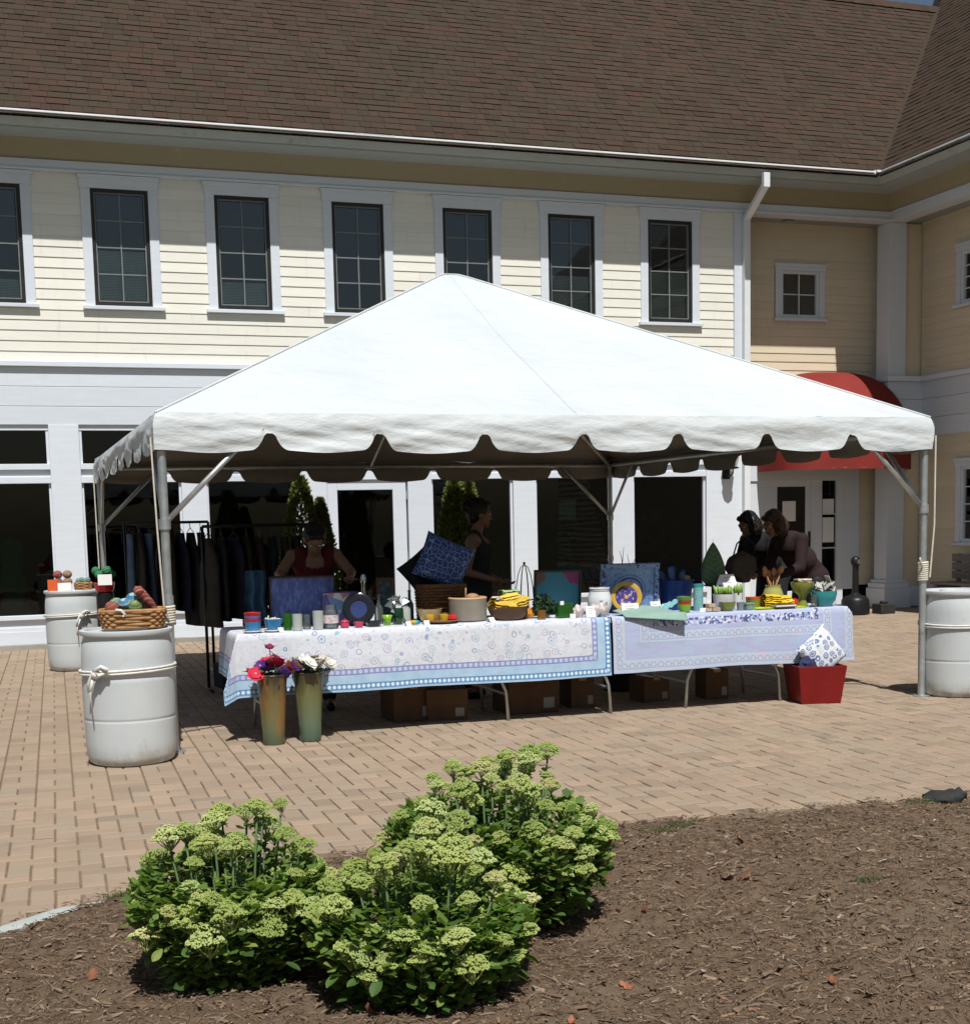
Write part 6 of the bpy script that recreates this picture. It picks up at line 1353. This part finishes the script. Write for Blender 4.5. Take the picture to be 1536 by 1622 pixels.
# ------------------------------------------------------------------ sedum bushes
t = NT('sedum_leaf'); r_ = t.n('Attribute', attribute_name='rnd').outputs['Fac']
M_LEAF = t.fin(t.ramp(r_, [(0, (.06,.112,.022)), (.45, (.13,.215,.04)), (.85, (.19,.275,.055)), (1, (.23,.28,.065))]), .6, t.noise(t.coord(), 60, 3), .1, .003, .35)
t = NT('sedum_leaf_single'); r_ = t.n('ObjectInfo').outputs['Random']; M_LEAF1 = t.fin(t.ramp(r_, [(0, (.045,.095,.02)), (.6, (.08,.155,.03)), (.85, (.14,.21,.04)), (1, (.27,.30,.06))]), .6, t.noise(t.coord(), 60, 3), .1, .003, .35)
t = NT('sedum_bud'); r_ = t.n('Attribute', attribute_name='rnd').outputs['Fac']; ro = t.n('ObjectInfo').outputs['Random']
cbud = t.ramp(r_, [(0, (.34,.40,.11)), (.5, (.47,.52,.19)), (.9, (.59,.61,.30)), (1, (.60,.54,.33))]); cbud = t.mix(t.math('MULTIPLY', t.sstep(ro, .75, 1.0), .35), cbud, (.46,.36,.22)); cbud = t.mix(1.0, cbud, t.ramp(ro, [(0, (.78,.85,.75)), (1, (1.12,1.1,1.1))]), 'MULTIPLY'); M_BUD = t.fin(cbud, .6)
M_STEM = pm('sedum_stem', (.085, .14, .05), .2, 10, .6, .1)
def octa(mb, c, r, v):
    c = Vector(c); mb.add([c+Vector(q)*r for q in ((1,0,0), (0,1,0), (-1,0,0), (0,-1,0), (0,0,1.1), (0,0,-.8))], [(0,1,4), (1,2,4), (2,3,4), (3,0,4), (1,0,5), (2,1,5), (3,2,5), (0,3,5)], 0, v)
def flower_head(seed):
    random.seed(seed); mb = MB(); subs = [(0, 0, .030, .030)] + [(.033*math.cos(a), .033*math.sin(a), .020+random.uniform(-.004, .006), .024) for a in [k*1.047+random.uniform(-.2, .2) for k in range(6)]] + [(.056*math.cos(a), .056*math.sin(a), .004+random.uniform(-.006, .006), .019) for a in [k*.785+random.uniform(-.2, .2) for k in range(8)]]
    for (x, y, zc, r) in subs:
        mb.tube([(0, 0, -.05), (x*.7, y*.7, zc-.02), (x, y, zc)], [.003, .002, .002], 5); base = random.random()*.4
        for k in range(48):
            v = random.random(); a = k*2.4; u = 1 - 1.15*v; s = math.sqrt(max(0, 1-u*u)); octa(mb, (x + r*s*math.cos(a), y + r*s*math.sin(a), zc + r*.62*u), random.uniform(.0038, .0060), min(1, base + random.random()*.6))
    return mb.mesh('flower_head', M_BUD)
def translucent(m, f, col):
    nt = m.node_tree; out = nt.nodes['Material Output']; pb_ = nt.nodes['Principled BSDF']; tl2 = nt.nodes.new('ShaderNodeBsdfTranslucent'); mx = nt.nodes.new('ShaderNodeMixShader'); tl2.inputs[0].default_value = (*col, 1); mx.inputs[0].default_value = f
    nt.links.new(pb_.outputs[0], mx.inputs[1]); nt.links.new(tl2.outputs[0], mx.inputs[2]); nt.links.new(mx.outputs[0], out.inputs[0])
translucent(M_LEAF, .35, (.22,.36,.04)); translucent(M_LEAF1, .25, (.16,.28,.03)); translucent(M_GRASS, .25, (.12,.22,.03))
HEADS = [flower_head(s) for s in (1, 2, 3, 4)]
def leaf_mesh(L, W_):
    mb = MB(); mb.grid(lambda u, v: ((u-.5)*W_*math.sin(min(1, v*.93+.05)**1.3*math.pi)**.7, L*v, .10*L*math.sin(v*2.6) + .22*abs(u-.5)*W_), 4, 6); return mb
LEAFS = [leaf_mesh(.06, .032).mesh('leaf', M_LEAF1, True), leaf_mesh(.05, .028).mesh('leaf', M_LEAF1, True)]
LV = [[(-.0,0,0), (.35,.42,.10), (.42,.7,.10), (0,1,.05), (-.42,.7,.10), (-.35,.42,.10), (0,.5,.02)], [(0,1,6), (1,2,6), (2,3,6), (3,4,6), (4,5,6), (5,0,6)]]
def bush(label, cx, cy, rx, ry, H_, seed, nh, nl, tilt=(0, 0)):
    random.seed(seed); b = thing('sedum_bush', label, 'bush', (cx, cy, 0), 0, 'sedum bushes in the planting bed'); z0 = mz(cx, cy)
    def env(a, r):                            # top surface height for polar position (r 0..1)
        return H_*(1 - .42*r**2.2)*(1 + .10*nz(math.cos(a)*1.5*r+seed, math.sin(a)*1.5*r))
    fol = MB(); stems = MB()
    for k in range(nh + nh//4):
        r = math.sqrt((k+.5)/nh)*.97; a = k*2.39996 + random.uniform(-.25, .25)
        if k >= nh: r = random.uniform(.84, .98); a = random.uniform(-3.3, .4)
        x, y = rx*r*math.cos(a), ry*r*math.sin(a); h = env(a, min(r, 1))*random.choice((.82, .88, .94, 1.0, 1.0, 1.05, 1.10))*random.uniform(.96, 1.04) + z0
        if k >= nh: h = env(a, .9)*random.uniform(.58, .98) + z0
        if k < nh and r > .6: h *= random.uniform(.62, 1.02)
        out = Vector((x, y, 0)); tip = Vector((x + tilt[0]*h, y + tilt[1]*h, h)); base = Vector((x*.34, y*.34, z0-.02)); mid = base.lerp(tip, .5) + Vector((x*.12, y*.12, 0))
        MB().tube([base, mid, tip - Vector((0, 0, .03))], [.0055, .0045, .0035], 6).build('stem', M_STEM, b, smooth=True)
        sc = random.uniform(.44, .84)*(.8 if random.random() < .25 else 1)
        put('flower_head', HEADS[k % 4], b, tip, (random.gauss(0, .14) - y*.55, random.gauss(0, .14) + x*.55, random.random()*6), (sc, sc*random.uniform(.85, 1.1), sc*random.uniform(1.0, 1.4)))
        for q in range(24):                   # leaves up the stem
            v = random.uniform(.15, .98); p = base.lerp(mid, v*2) if v < .5 else mid.lerp(tip, v*2-1); aa = random.random()*6.28; L = .048*(1.15-.5*v)*random.uniform(.7, 1.2); up = random.uniform(.0, .8)
            d = Vector((math.cos(aa), math.sin(aa), up)).normalized(); s = Vector((-math.sin(aa), math.cos(aa), random.gauss(0, .25))).normalized(); n_ = s.cross(d); fol.add([p + s*(vx*L*.95) + d*(vy*L) + n_*(vz*L*.8) for vx, vy, vz in LV[0]], LV[1], 0, random.random()*.8 + .15*v)
    for k in range(nl):
        a = random.random()*6.283; v = random.random()**.68; rr = (.60 + .40*v**.75)*(1 - .25*max(0, v-.7))*random.uniform(.72, 1.02); x, y = rx*rr*math.cos(a), ry*rr*math.sin(a); zz = z0 + .01 + v*env(a, rr)*.88; L = random.uniform(.024, .050)
        aa = a + random.gauss(0, .7); d = Vector((math.cos(aa), math.sin(aa), random.gauss(.25, .5))).normalized(); s = Vector((-math.sin(aa), math.cos(aa), random.gauss(0, .35))).normalized(); n_ = s.cross(d); p = Vector((x, y, zz)); fol.add([p + s*(vx*L*.95) + d*(vy*L) + n_*(vz*L*.8) for vx, vy, vz in LV[0]], LV[1], 0, random.random()*.9)
    o = fol.build('foliage', M_LEAF, b, attr=True, smooth=True); o['kind'] = 'stuff'
    for k in range(70):                       # larger outer leaves, several of them yellowing near the ground
        a = random.uniform(-math.pi, math.pi) if k % 3 else random.uniform(-2.6, -.6); v = random.uniform(.05, .7); rr = (.62 + .38*v**.75)*1.03; x, y = rx*rr*math.cos(a), ry*rr*math.sin(a)
        put('leaf', LEAFS[k % 2], b, (x, y, z0 + .01 + v*env(a, rr)*.8), (random.gauss(.1, .45), random.gauss(0, .35), a - math.pi/2 + random.gauss(0, .5)), random.uniform(.8, 1.15))
    return b
bush('leftmost sedum bush with pale green flower heads beside the paving', .59, 4.37, .335, .34, .53, 31, 50, 3400)
bush('front sedum bush with the palest flower heads, lowest of the three', 1.12, 3.98, .365, .34, .455, 52, 58, 3600)
bush('tallest sedum bush at the back right of the three', 1.60, 4.62, .44, .40, .575, 73, 68, 4000)
